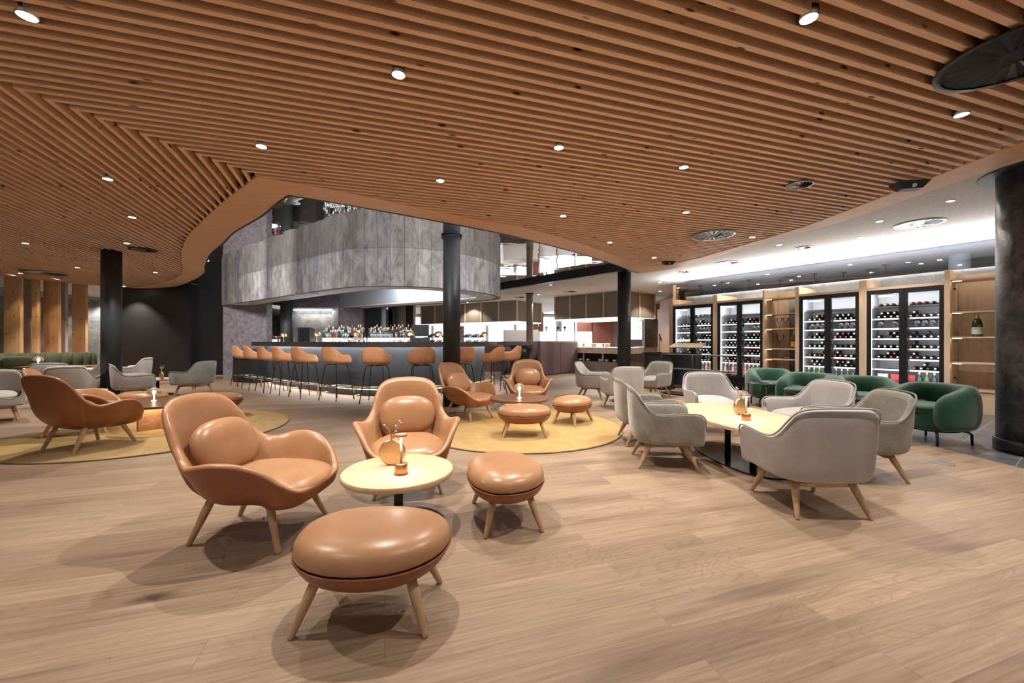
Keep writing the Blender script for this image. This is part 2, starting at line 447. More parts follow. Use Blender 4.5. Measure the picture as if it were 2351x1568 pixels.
def crv(pts, n=8, closed=False):
    """Catmull-Rom through points"""
    out = []; P = [Vector(p) for p in pts]; k = len(P)
    for i in range(k if closed else k-1):
        if closed: a, b, c, d = P[(i-1) % k], P[i], P[(i+1) % k], P[(i+2) % k]
        else: a, b, c, d = P[max(i-1, 0)], P[i], P[i+1], P[min(i+2, k-1)]
        for j in range(n):
            t = j/n
            out.append(0.5*((2*b)+(c-a)*t+(2*a-5*b+4*c-d)*t*t+(3*b-a-3*c+d)*t**3))
    if not closed: out.append(P[-1])
    return out
def offs(poly, d, closed=False):
    """plan polyline moved d to its left"""
    out = []; n = len(poly)
    for i in range(n):
        a = poly[(i-1) % n] if closed or i > 0 else poly[i]
        b = poly[(i+1) % n] if closed or i < n-1 else poly[i]
        t = Vector((b[0]-a[0], b[1]-a[1])).normalized()
        out.append((poly[i][0]-t.y*d, poly[i][1]+t.x*d))
    return out
def face_dir(dx, dy):
    """rz that turns local -Y (front) to the direction dx,dy"""
    return atan2(dx, -dy)
# ================================================================ SHELL OF THE ROOM
BX = 4.63   # timber / tile boundary
mb = MB(); mb.prism([(-18, -4), (BX, -4), (BX, 10.4), (3.4, 13.0), (3.4, 34), (-18, 34)], -0.02, 0.0)
struct(mb.build('floor', M_FLOOR))
mb = MB(); mb.prism([(BX, -4), (16, -4), (16, 34), (3.4, 34), (3.4, 13.0), (BX, 10.4)], -0.03, -0.001)
struct(mb.build('floor_tiles', M_TILE))
# --- slatted ceiling
inR = [(-2.65, 4.14), (-1.89, 4.60), (-0.57, 5.54), (0.13, 5.96), (1.08, 6.84), (2.25, 8.16), (2.83, 8.86), (3.1, 9.03), (3.38, 8.95), (3.59, 8.70), (3.84, 8.2), (3.99, 7.59), (4.12, 7.06), (4.30, 6.3), (4.39, 5.54), (4.40, 3.4), (4.40, -3.0)]
inL = [(-2.65, 4.14), (-2.85, 4.31), (-3.51, 4.87), (-4.35, 5.62), (-5.35, 6.56), (-6.09, 7.37), (-6.87, 8.28), (-7.83, 9.48), (-8.60, 10.33), (-9.76, 11.3), (-11.1, 12.2), (-12.2, 12.7)]
outR = [(-2.62, 4.66), (-1.85, 5.13), (-0.31, 6.20), (0.34, 6.78), (1.30, 7.72), (2.28, 8.84), (2.85, 9.62), (3.19, 9.98), (3.45, 9.84), (3.74, 9.45), (4.03, 8.79), (4.14, 8.24), (4.29, 7.17), (4.55, 6.3), (4.74, 5.54), (4.76, 3.6), (4.76, -3.0)]
outL = [(-2.62, 4.66), (-2.95, 4.96), (-3.46, 5.465), (-4.37, 6.25), (-5.05, 6.95), (-5.92, 7.81), (-6.94, 9.0), (-7.76, 10.03), (-9.1, 11.3), (-10.4, 12.35), (-11.3, 12.75), (-12.2, 13.0)]
inRs = [(-2.65, 4.14)] + [tuple(p[:2]) for p in crv([(a, b, 0) for a, b in inR], 4)][1:]
inLs = [tuple(p[:2]) for p in crv([(a, b, 0) for a, b in inL], 4)]
mit = (-2.65-(4.14+3.0)*0.502, -3.0)
polyR = inRs + [mit]
polyL = inLs + [(-12.9, 12.2), (-13.4, 10.35), (-16.5, 6.0), (-16.5, -3.0), mit]
def slats(name, poly, ang, phase, origin, pitch=0.095):
    u = Vector((cos(ang), sin(ang))); n = Vector((-sin(ang), cos(ang)))
    P = [Vector((p[0]-origin[0], p[1]-origin[1])) for p in poly]
    Q = [(p.dot(u), p.dot(n)) for p in P]
    def cuts(d):
        xs = []
        for i in range(len(Q)):
            a, b = Q[i], Q[(i+1) % len(Q)]
            if (a[1] <= d) != (b[1] <= d): xs.append(a[0]+(b[0]-a[0])*(d-a[1])/(b[1]-a[1]))
        return sorted(xs)
    mb = MB(); w = 0.036; h = 0.105
    d = min(q[1] for q in Q); d = math.ceil((d-phase)/pitch)*pitch+phase
    while d < max(q[1] for q in Q):
        A = cuts(d-w/2); B = cuts(d+w/2)
        if len(A) == len(B):
            for k in range(0, len(A), 2):
                e = 0.04
                a0, a1, b0, b1 = A[k], A[k+1]+e, B[k], B[k+1]+e
                if a1-a0 < 0.05: continue
                z0, z1 = HW, HW+h
                mb.add([(a0, d-w/2, z0), (a1, d-w/2, z0), (b1, d+w/2, z0), (b0, d+w/2, z0),
                        (a0, d-w/2, z1), (a1, d-w/2, z1), (b1, d+w/2, z1), (b0, d+w/2, z1)],
                       [(0, 3, 2, 1), (4, 5, 6, 7), (0, 1, 5, 4), (1, 2, 6, 5), (2, 3, 7, 6), (3, 0, 4, 7)])
        d += pitch
    return struct(mb.build(name, M_SLAT, None, (origin[0], origin[1], 0), ang))
AR = PL; AL = radians(90+22.0)
slats('ceiling', polyR, AR, 0.0, (-2.65, 4.14))
slats('ceiling_slats', polyL, AL, 0.0, (-2.65, 4.14), 0.0998)
mb = MB(); mb.prism(inRs + [(4.5, -3.2)] + [(-16.7, -3.2), (-16.7, 6.0), (-13.5, 10.35), (-13.0, 12.3)] + inLs[::-1][:-1], HW+0.12, HW+0.13)
struct(mb.build('ceiling_backing', M_BACKING))
# --- flat timber band round the edge
for nm, a, b in (('trim_1', inR, outR), ('trim_2', inL, outL)):
    A = [tuple(p[:2]) for p in crv([(x, y, 0) for x, y in a], 5)]; B = [tuple(p[:2]) for p in crv([(x, y, 0) for x, y in b], 5)]
    mb = MB(); mb.band(A, B, HW-0.006, HW+0.03)
    struct(mb.build(nm, M_BAND))
EDGE = [tuple(p[:2]) for p in crv([(x, y, 0) for x, y in outL[::-1]], 5)] + [tuple(p[:2]) for p in crv([(x, y, 0) for x, y in outR[:8]], 5)][1:]
mb = MB(); mb.band(EDGE, offs(EDGE, 0.025), HW-0.012, HM-0.002)
struct(mb.build('trim_3', M_BLACK))
# --- mirror ceiling over the bar
mb = MB(); mb.prism([(-14.0, 3.6), (4.4, 3.6), (4.4, 21), (-14.0, 21)], HM, HM+0.02)
struct(mb.build('ceiling_mirror', M_MIRROR))
# --- white ceiling
wc = [(4.66, -4)] + [(x-0.10, y) for x, y in outR[::-1][1:9]] + [(3.0, 9.9), (2.71, 10.18), (-0.41, 13.8), (-5.0, 19.1), (-5.0, 34), (16, 34), (16, -4)]
mb = MB(); mb.prism(wc, HC, HC+0.03)
struct(mb.build('ceiling_white', M_ACOU))
mb = MB(); mb.prism([(-18, -4), (-16.5, -4), (-16.5, 6.0), (-13.3, 10.3), (-12.85, 12.3), (-12.85, 34), (-18, 34)], HC+0.01, HC+0.04)
struct(mb.build('ceiling_corridor', M_WHITE))
# beam along the mirror edge
b0 = Vector((2.95, 9.9)); b1 = Vector((-5.0, 19.12)); t = (b1-b0).normalized(); nn = Vector((t.y, -t.x))
mb = MB(); mb.prism([b0, b1, b1-nn*0.16, b0-nn*0.16], HC-0.004, HM)
struct(mb.build('beam', M_BLACK))
# --- outer walls
mb = MB(); mb.bb(-18, 16, 30, 30.2, 0, 3.0); struct(mb.build('wall_back', M_TAUPE))
mb = MB(); mb.bb(14.5, 14.7, -4, 30, 0, 3.0); struct(mb.build('wall_right', M_TAUPE))
mb = MB(); mb.bb(-16.9, -16.7, -4, 30, 0, 3.0); struct(mb.build('wall_left', M_STONEB))
# --- dark wall beside the bar
mb = MB(); mb.bb(-12.75, -10.4, 12.85, 13.0, 0, 3.02); struct(mb.build('wall_dark', M_BLACKWALL))
mb = MB(); mb.bb(-10.4, -8.85, 13.15, 13.3, 0, 3.02); mb.bb(-10.42, -10.36, 12.86, 13.3, 0, 3.02); struct(mb.build('wall_dark_recess', M_BLACKWALL))
mb = MB(); mb.bb(-10.4, -8.95, 13.10, 13.15, 0, 0.05); struct(mb.build('baseboard_dark', M_OAKX))
# --- stone wall at the left of the bar
mb = MB(); mb.bb(-8.92, -7.58, 12.3, 12.6, 0, 3.025); mb.bb(-8.92, -8.8, 12.6, 13.4, 0, 3.025)
struct(mb.build('wall_stone', M_STONEP))
mb = MB(); mb.bb(-7.7, -4.2, 14.0, 14.2, 0, 2.27); struct(mb.build('wall_niche', M_STONEL))
mb = MB(); mb.bb(-7.6, -5.05, 13.2, 14.0, 2.27, 3.0); struct(mb.build('wall_niche_head', M_STONEP))
# purple stone pier, dark door panels right of the niche
mb = MB(); mb.prism([(-6.35, 14.0), (-5.75, 13.2), (-5.05, 13.5), (-5.05, 14.0)], 0, 2.27); struct(mb.build('wall_pier', M_STONEP))
mb = MB(); mb.bb(-5.05, -4.55, 13.7, 13.9, 0, 2.6); mb.bb(-4.35, -3.45, 14.0, 14.1, 0, 2.6); struct(mb.build('wall_panels', M_BLACKWALL))
mb = MB(); mb.bb(-4.55, -4.38, 13.85, 13.9, 0, 2.6); struct(mb.build('trim_4', M_STEEL))
mb = MB(); mb.bb(-3.46, -3.40, 13.95, 14.1, 0, 2.6); struct(mb.build('trim_5', M_OAK))
mb = MB(); mb.bb(-7.6, -5.1, 13.86, 13.92, 2.235, 2.262); o = mb.build('led_strip', M_LEDC)
tag(o, 'cool white light strip at the head of the stone niche behind the bar', 'light strip')

# --- columns
def column(nm, x, y, r, z1, mat, label, collar=None):
    mb = MB(); mb.lathe([(r, 0), (r, z1)], n=48)
    o = struct(mb.build(nm, mat, None, (x, y, 0)))
    if collar:
        c = MB(); c.lathe([(r+0.03, collar), (r+0.035, collar+0.01), (r+0.03, collar+0.02)], n=48); c.build('collar', M_BLACK, o)
    return o
column('column', rp(256, 7.60), 7.60, 0.150, HW+0.10, M_DARKCOL, '')
column('column', rp(1037, 7.15), 7.15, 0.155, HM, M_DARKCOL, '', 2.995)
column('column', rp(1433, 10.2), 10.2, 0.165, HM, M_DARKCOL, '')
column('column', rp(1216, 14.6), 14.6, 0.125, HC, M_TAUPE, '', HC-0.022)
column('column', rp(658, 12.2), 12.2, 0.17, HM, M_DARKCOL, '')
column('column', rp(922, 13.4), 13.4, 0.14, 2.7, M_TAUPE, '')
column('column', rp(2203, 8.1), 8.1, 0.155, HC, M_WHITE, '')
cx, cy, cr = 5.45, 4.05, 0.345
mb = MB(); mb.lathe([(cr, 0.10), (cr, HC)], n=72); o = struct(mb.build('column', M_COLSTONE, None, (cx, cy, 0)))
mb = MB(); mb.lathe([(cr+0.02, 0), (cr+0.02, 0.13), (cr, 0.13)], n=72); mb.build('plinth', M_BLACK, o)
mb = MB(); mb.lathe([(cr+0.13, HC-0.015), (cr+0.13, HC-0.001)], n=72); mb.build('collar', M_DARKCOL, o)

# --- stone drum hung over the bar
DR = [(-8.89, 12.2), (-6.43, 10.36), (-4.70, 9.05), (-3.35, 8.13), (-2.73, 7.98), (-2.18, 7.98), (-1.52, 8.23), (-0.97, 8.69), (-0.58, 9.22), (-0.30, 10.0), (-0.45, 10.7), (-1.1, 11.25), (-2.04, 11.75), (-3.5, 12.6), (-6.0, 14.2)]
DRs = [tuple(p[:2]) for p in crv([(a, b, 0) for a, b in DR], 10)]
DRi = offs(DRs, 0.12)
mb = MB()
mb.band(DRs, DRi, 2.262, HM-0.002)
o = mb.build('stone_drum', M_DRUM)
uvl = o.data.uv_layers.new(name='uv'); cum = [0]
for i in range(1, len(DRs)): cum.append(cum[-1]+(Vector(DRs[i])-Vector(DRs[i-1])).length)
for poly in o.data.polygons:
    for li in poly.loop_indices:
        vi = o.data.loops[li].vertex_index
        uvl.data[li].uv = (cum[vi//4], o.data.vertices[vi].co.z)
tag(o, 'curved grey split-stone drum hanging from the mirror ceiling over the bar', 'bar canopy')
DRr = offs(DRs, 0.62)
mb = MB(); mb.band(offs(DRs, 0.10), DRr, 2.275, 2.30)
mb.build('soffit', M_WHITE, o)
top = [(p[0]*0.72-0.28*3.5, p[1]*0.72+0.28*11.2) for p in DRr]
mb = MB(); mb.rings([[(a[0], a[1], 2.30), (b[0], b[1], HM-0.01)] for a, b in zip(DRr, top)], False, smooth=True)
mb.build('recess_cone', M_GREYSOF, o)
for x, y in ((490+90, 697), (722, 674), (982, 662), (1066, 669), (1118, 677)):
    X, Y = gp(x, y, 2.27); q = MB(); q.lathe([(0.085, 2.262), (0.085, 2.28)], n=20); q.build('speaker_grille', M_STEEL, o, (X, Y, 0))

# ================================================================ BAR
BR = [(-7.05, 10.78), (-6.45, 10.25), (-5.5, 9.45), (-4.70, 8.82), (-4.0, 8.33), (-3.35, 8.02), (-2.73, 7.90), (-2.18, 7.93), (-1.52, 8.17), (-0.97, 8.6), (-0.60, 9.15), (-0.40, 9.8), (-0.42, 10.5), (-0.75, 11.1), (-1.4, 11.6)]
BRs = [tuple(p[:2]) for p in crv([(a, b, 0) for a, b in BR], 6)]
bar = thing('bar_counter', 'long curved bar with dark stone top and anthracite front under the stone drum', 'bar', (-2.6, 9, 0))
def bpart(nm, a, b, z0, z1, mat):
    q = MB(); q.band(offs(BRs, a), offs(BRs, b), z0, z1); o = q.build(nm, mat, bar, (2.6, -9, 0)); return o
bpart('counter_top', 0.05, 0.75, 1.095, 1.142, M_COUNTER)
bpart('counter_lip', 0.0, 0.05, 1.035, 1.142, M_COUNTER)
bpart('front_panel', 0.32, 0.38, 0.16, 1.094, M_BARFRONT)
bpart('toe_kick', 0.44, 0.48, 0.0, 0.16, M_BLACK)
bpart('led_strip', 0.07, 0.10, 1.075, 1.09, M_LEDBAR)
bpart('floor_led_strip', 0.35, 0.375, 0.150, 0.158, M_LEDFLOOR)
bpart('work_shelf', 0.70, 1.15, 0.86, 0.90, M_STEEL)
q = MB(); q.tube([(p[0], p[1], 0.22) for p in offs(BRs, 0.10)], 0.017, 8)
q.build('foot_rail', M_BRASS, bar, (2.6, -9, 0))
pp = offs(BRs, 0.10); pi_ = offs(BRs, 0.44)
for k in range(4, len(pp)-8, 9):
    q = MB(); q.tube([(pp[k][0], pp[k][1], 0.22), (pp[k][0], pp[k][1], 0.0)], 0.010, 6); q.tube([(pp[k][0], pp[k][1], 0.05), (pi_[k][0], pi_[k][1], 0.05)], 0.008, 6)
    q.build('rail_post', M_BRASS, bar, (2.6, -9, 0))
q = MB(); q.prism([(-8.15, 11.85), (-7.95, 11.35), (-7.12, 10.98), (-6.75, 11.5)], 0, 0.93)
tag(q.build('side_cabinet', M_BLACK), 'low black block at the left end of the curved bar', 'cabinet')
# back bar island carrying bottles
q = MB(); q.prism([(-5.3, 10.3), (-2.2, 9.6), (-2.0, 10.3), (-5.0, 11.2)], 0, 1.10)
tag(q.build('bottle_island', M_COUNTER), 'low dark bar island behind the counter carrying spirit bottles', 'bar island')
# white LED slab under the bottles
q = MB(); q.prism([(-5.2, 10.34), (-2.25, 9.67), (-2.2, 9.9), (-5.1, 10.6)], 1.102, 1.135)
tag(q.build('bottle_tray', M_LEDC), 'glowing white step under the spirit bottles behind the bar', 'bottle step')

# ================================================================ LAMPS IN THE CEILINGS
def spot(parent, loc, power, size=75, blend=0.35, col=(1.0, 0.92, 0.83), rad=0.018, name='lamp'):
    l = bpy.data.lights.new(name, 'SPOT'); l.energy = power; l.color = col; l.spot_size = radians(size); l.spot_blend = blend if size != 96 else .5
    l.shadow_soft_size = rad
    o = bpy.data.objects.new(name, l); COL.objects.link(o); o.location = loc
    if parent is not None: o.parent = parent
    return o
def area(loc, sx, sy, power, col=(1, 1, 1), rot=(0, 0, 0), name='area', parent=None):
    l = bpy.data.lights.new(name, 'AREA'); l.shape = 'RECTANGLE'; l.size = sx; l.size_y = sy; l.energy = power; l.color = col
    o = bpy.data.objects.new(name, l); COL.objects.link(o); o.location = loc; o.rotation_euler = rot
    if parent is not None: o.parent = parent
    return o
can = MB(); can.lathe([(0.040, 0.0), (0.044, 0.0), (0.044, 0.05), (0.036, 0.05)], n=20, cap0=False)
can_me = can.mesh('lamp_housing', M_STEEL)
dsc = MB(); dsc.lathe([(0.040, 0.002), (0.040, 0.008)], n=20); dsc_me = dsc.mesh('lamp_lens', M_LAMPW)
def downlight(x, y, z, power, label, group=None, size=75, rad=0.018, col=(1.0, 0.92, 0.83), r=1.0):
    t = thing('downlight', label, 'ceiling spotlight', (x, y, z), 0, group)
    for me, nm in ((can_me, 'lamp_housing'), (dsc_me, 'lamp_lens')):
        o = bpy.data.objects.new(nm, me); COL.objects.link(o); o.parent = t; o.scale = (r, r, 1)
    if power: spot(t, (0, 0, -0.004), power, size, 0.35, col, rad)
    return t
vis = [(915, 170, 'very bright spotlight between ceiling slats above the front lounge chairs'), (600, 335, 'spotlight just behind the point where the slat directions meet'), (1283, 338, 'spotlight in the slats nearest above the round-table group'),
       (1570, 383, 'spotlight in the slats right of the one above the round-table group'), (2208, 262, 'spotlight at the far right of the slatted ceiling'), (1857, 40, 'spotlight throwing warm streaks on the slats at upper right'),
       (62, 35, 'spotlight in the top left corner of the slatted ceiling'), (247, 410, 'nearest spotlight in the left slat field'), (303, 498, 'second nearest spotlight in the left slat field'), (1011, 414, 'spotlight in the slats above the timber edge near the bar column'),
       (1293, 495, 'left one of the two spotlights in the middle far slats'), (1575, 487, 'right one of the two spotlights in the middle far slats'), (1400, 556, 'small spotlight close to the timber band near the black beam'), (1727, 544, 'small spotlight close to the right timber band'),
       (1502, 591, 'farthest spotlight by the tip of the slatted ceiling'), (58, 558, 'spotlight above the green sofa left of the big column'), (291, 558, 'spotlight just right of the big dark column at left'),
       (178, 614, 'spotlight left of the dark column above the sofa'), (357, 625, 'spotlight right of the dark column before the black wall'), (285, 657, 'spotlight at the slat edge beside the black wall'), (47, 627, 'spotlight above the timber boards at far left')]
for x, y, lb in vis:
    X, Y = gp(x, y, HW)
    size = 64
    pw = SPOT_W
    if Y > 4.5: pw *= 1.3
    if Y > 7: pw *= 1.3
    downlight(X, Y, HW-0.008, pw, lb, 'spotlights in the slatted ceiling', 96)
# the same lamps go on over the part of the ceiling above and behind the camera
for X, Y in ((-1.9, 0.6), (0.6, 0.9), (3.0, 0.4), (-4.4, 1.0), (0.2, -1.2), (-2.7, -1.0), (3.0, -1.6)):
    downlight(X, Y, HW-0.008, SPOT_W*0.3, 'spotlight above the camera in the slatted ceiling', 'spotlights overhead', 84)
# added fill spots, unseen above the timber edge, to brighten the stone drum
def aimed(src, dst, power, size, col=(0.97, .98, 1.0)):
    t = thing('drum_fill_spot', 'added fill spotlight, unseen above the timber edge, turned towards the stone drum', 'ceiling spotlight', src, 0, 'added fill spots turned to the drum')
    for me, nm in ((can_me, 'lamp_housing'), (dsc_me, 'lamp_lens')):
        o = bpy.data.objects.new(nm, me); COL.objects.link(o); o.parent = t; o.scale = (.5, .5, 1)
    l = spot(t, (0, 0, -.01), power, size, .8, col, .05)
    l.rotation_euler = (Vector(dst)-Vector(src)).to_track_quat('-Z', 'Y').to_euler()
for s_, d_, p_ in (((-6.88, 9.02), (-8.0, 11.6), 300), ((-5.90, 7.90), (-6.8, 10.6), 320), ((-4.36, 6.34), (-5.4, 9.6), 320), ((-2.74, 4.86), (-3.9, 8.4), 330), ((-1.6, 5.5), (-2.4, 8.0), 230), ((-.1, 6.55), (-1.1, 8.6), 200), ((1.35, 7.95), (-.4, 9.8), 200)):
    aimed((s_[0], s_[1], HM-.06), (d_[0], d_[1], 2.45), p_*.75, 100)
for X, Y in ((-13.0, 10.4), (-12.6, 11.1)):
    downlight(X, Y, HC+.002, 45, 'warm spotlight shining down the tall timber boards', 'spotlights over the timber boards', 100, .02, (1, .75, .42))
# ================================================================ SEATING PROTOTYPES
def half_rim(pts):
    """points from the front centre over +x to the back centre, mirrored to a closed rim"""
    return [Vector(p) for p in pts] + [Vector((-p[0], p[1], p[2])) for p in pts[1:-1][::-1]]
def shell_mb(pts, yc, zb, rfun, zfun, sub=4, M=12):
    rim = crv(half_rim(pts), sub, True); n = len(rim); rs = []
    for k in range(M, 0, -1):
        s = k/M; row = []
        for i, p in enumerate(rim):
            r = rfun(s, p, i/n); z = zfun(s, p, i/n)
            row.append((p.x*r, yc+(p.y-yc)*r, zb+(p.z-zb)*z))
        rs.append(row)
    q = MB(); q.rings(rs, True, False, False, True)
    o = len(q.v); q.v.append((0, yc, zb)); last = (M-1)*n
    for i in range(n):
        q.f.append([last+i, last+(i+1) % n, o]); q.sm.append(True); q.mi.append(0)
    return q, rim
def solid(o, th, offset=-1, sub=1):
    m = o.modifiers.new('solid', 'SOLIDIFY'); m.thickness = th; m.offset = offset; m.use_even_offset = False
    if len(o.data.materials) > 1:
        m.material_offset = 0
    subsurf(o, sub)
def sq(a, b, n, e):
    """superellipse outline"""
    out = []
    for i in range(n):
        t = 2*pi*i/n; c, s_ = cos(t), sin(t)
        out.append((a*math.copysign(abs(c)**(2/e), c), b*math.copysign(abs(s_)**(2/e), s_)))
    return out
def pad_mb(a, b, t, e=2.6, n=40, bulge=0.5, flat=0.35):
    """upholstered pad centred on 0, thickness t"""
    O = sq(a, b, n, e); rs = []
    prof = [(0.0, -0.5), (0.45, -0.49), (0.78, -0.42), (0.93, -0.28), (0.99, -0.08), (1.0, 0.0), (0.985, 0.10), (0.93, 0.25), (0.78, 0.38), (0.5, 0.465), (0.25, 0.495), (0.0, 0.5)]
    for r, z in prof[1:-1]: rs.append([(x*r, y*r, z*t) for x, y in O])
    q = MB(); q.rings(rs, True, True, True, True)
    return q
def place(q, loc=(0, 0, 0), rx=0.0, ry=0.0, rz=0.0):
    R = Matrix.Translation(loc) @ Matrix.Rotation(rz, 4, 'Z') @ Matrix.Rotation(ry, 4, 'Y') @ Matrix.Rotation(rx, 4, 'X')
    q.v = [tuple(R @ Vector(p)) for p in q.v]; return q
def leg_mb(a, b, r0=0.021, r1=0.012):
    a = Vector(a); b = Vector(b); q = MB()
    q.tube([a, a.lerp(b, 0.25), a.lerp(b, 0.97), b], [r0, r0*1.02, r1*1.08, r1*0.8], 14); return q

# ---- wide leather lounge chair
SW = [(0, -.410, .315), (.13, -.408, .318), (.225, -.392, .332), (.300, -.34, .385), (.355, -.26, .455), (.405, -.15, .505), (.430, -.03, .515), (.418, .07, .497), (.372, .16, .480), (.328, .235, .52), (.302, .295, .60), (.282, .345, .69), (.252, .39, .755), (.195, .425, .80), (.11, .445, .822), (0, .452, .828)]
def swoon():
    t = thing('lounge_chair', 'x', 'lounge chair', (0, 0, 0), 0, 'cognac leather lounge chairs')
    def rf(s, p, u):
        side = min(1, abs(p.x)/0.36)
        base = sin(min(1.0, s/0.72)*pi/2)**0.9
        k = 0.93-0.19*max(0, min(1, (p.y+.36)/.16))
        if p.z > .56: k = 0.80
        return base*k + (1-k)*s**4
    def zf(s, p, u):
        e = 1.9 if p.y > -0.3 else 2.6
        return s**e
    q, rim = shell_mb(SW, -0.02, 0.205, rf, zf, 4, 12)
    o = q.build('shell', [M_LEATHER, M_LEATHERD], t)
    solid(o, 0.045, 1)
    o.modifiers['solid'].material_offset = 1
    # piping just under the rim
    q = MB(); rr = []
    for p in rim:
        r = rf(0.965, p, 0); z = zf(0.965, p, 0)
        v = Vector((p.x*r, -0.02+(p.y+0.02)*r)); v *= 1.015
        rr.append(Vector((v.x, v.y, 0.205+(p.z-0.205)*z-0.004)))
    # seat cushion: wedge with rounded front
    q = pad_mb(.285, .300, .135, 3.0)
    for i, v in enumerate(q.v):
        x, y, z = v; k = 1.0-0.22*max(0, y/.28); q.v[i] = (x*k, y, z+0.012*(-y))
    place(q, (0, -0.105, .330), rx=radians(4))
    o = q.build('seat_cushion', M_LEATHER, t); subsurf(o)
    q = pad_mb(.228, .165, .145, 2.6)
    place(q, (0, .20, .525), rx=radians(68))
    o = q.build('lumbar_pillow', M_LEATHER, t); subsurf(o)
    for sx, sy in ((-1, -1), (1, -1), (-1, 1), (1, 1)):
        a = (.175*sx, -.19 if sy < 0 else .15, .255); b = ((.245 if sy < 0 else .195)*sx, -.29 if sy < 0 else .27, 0.0)
        leg_mb(a, b, 0.022, 0.013).build('leg', M_LEG, t)
    return t
# ---- ottoman
def ottoman():
    t = thing('ottoman', 'x', 'ottoman', (0, 0, 0), 0, 'cognac leather ottomans')
    O = sq(.325, .245, 48, 2.25)
    O = [(x*(1+0.10*y/.245), y) for x, y in O]
    def ring(r, z): return [(x*r, y*r, z) for x, y in O]
    q = MB(); q.rings([ring(.62, .168), ring(.80, .185), ring(.93, .215), ring(.985, .248), ring(.99, .262)], True, True, False)
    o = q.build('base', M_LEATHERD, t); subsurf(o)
    q = MB(); q.rings([ring(.97, .258), ring(1.0, .275), ring(1.005, .30), ring(.97, .328), ring(.88, .352), ring(.70, .370), ring(.45, .379), ring(.2, .382)], True, True, True)
    o = q.build('seat_cushion', M_LEATHER, t); subsurf(o)
    q = MB(); q.tube([(x*.992, y*.992, .262) for x, y in O]+[(O[0][0]*.992, O[0][1]*.992, .262)], .0055, 6, False)
    q.build('piping', M_LEATHERD, t)
    for sx, sy in ((-1, -1), (1, -1), (-1, 1), (1, 1)):
        leg_mb((.19*sx, .115*sy, .19), (.262*sx, .175*sy, 0), .021, .012).build('leg', M_LEG, t)
    return t
# ---- upholstered armchair with scooped shoulders
GC = [(0, -.345, .335), (.15, -.345, .335), (.245, -.335, .35), (.295, -.318, .41), (.312, -.305, .48), (.320, -.25, .515), (.328, -.12, .515), (.333, .02, .508), (.330, .11, .515), (.316, .17, .555), (.292, .225, .63), (.262, .265, .69), (.205, .292, .718), (.11, .305, .727), (0, .308, .728)]
def armchair(nm, mat, legm):
    t = thing('armchair', 'x', 'armchair', (0, 0, 0), 0, nm)
    def rf(s, p, u):
        base = sin(min(1.0, s/0.55)*pi/2)
        k = 0.80 if p.z > .5 else .90
        return base*k + (1-k)*s
    def zf(s, p, u):
        return s**3.4 if p.z > .4 else s**2.6
    q, rim = shell_mb(GC, -0.01, 0.215, rf, zf, 4, 12)
    o = q.build('shell', mat, t); solid(o, 0.045, 1)
    q = MB(); q.tube([Vector((p.x*1.0, p.y*1.0, p.z+0.002)) for p in rim]+[Vector((rim[0].x, rim[0].y, rim[0].z+.002))], .0065, 6, False)
    q.build('piping', mat, t)
    q = pad_mb(.235, .290, .11, 3.2)
    for i, v in enumerate(q.v):
        x, y, z = v; q.v[i] = (x*(1.0-0.12*max(0, y/.29)), y, z)
    place(q, (0, -.065, .375), rx=radians(4)); o = q.build('seat_cushion', mat, t); subsurf(o)
    q = MB(); q.box((0, -.18, .192), (.38, .035, .025)); q.box((0, .13, .192), (.32, .035, .025)); q.box((0, -.02, .192), (.05, .33, .024))
    q.build('frame', legm, t)
    for sx, sy in ((-1, -1), (1, -1), (-1, 1), (1, 1)):
        a = (.185*sx, -.18 if sy < 0 else .135, .215); b = (.235*sx, -.275 if sy < 0 else .235, 0)
        leg_mb(a, b, .023, .012).build('leg', legm, t)
    return t
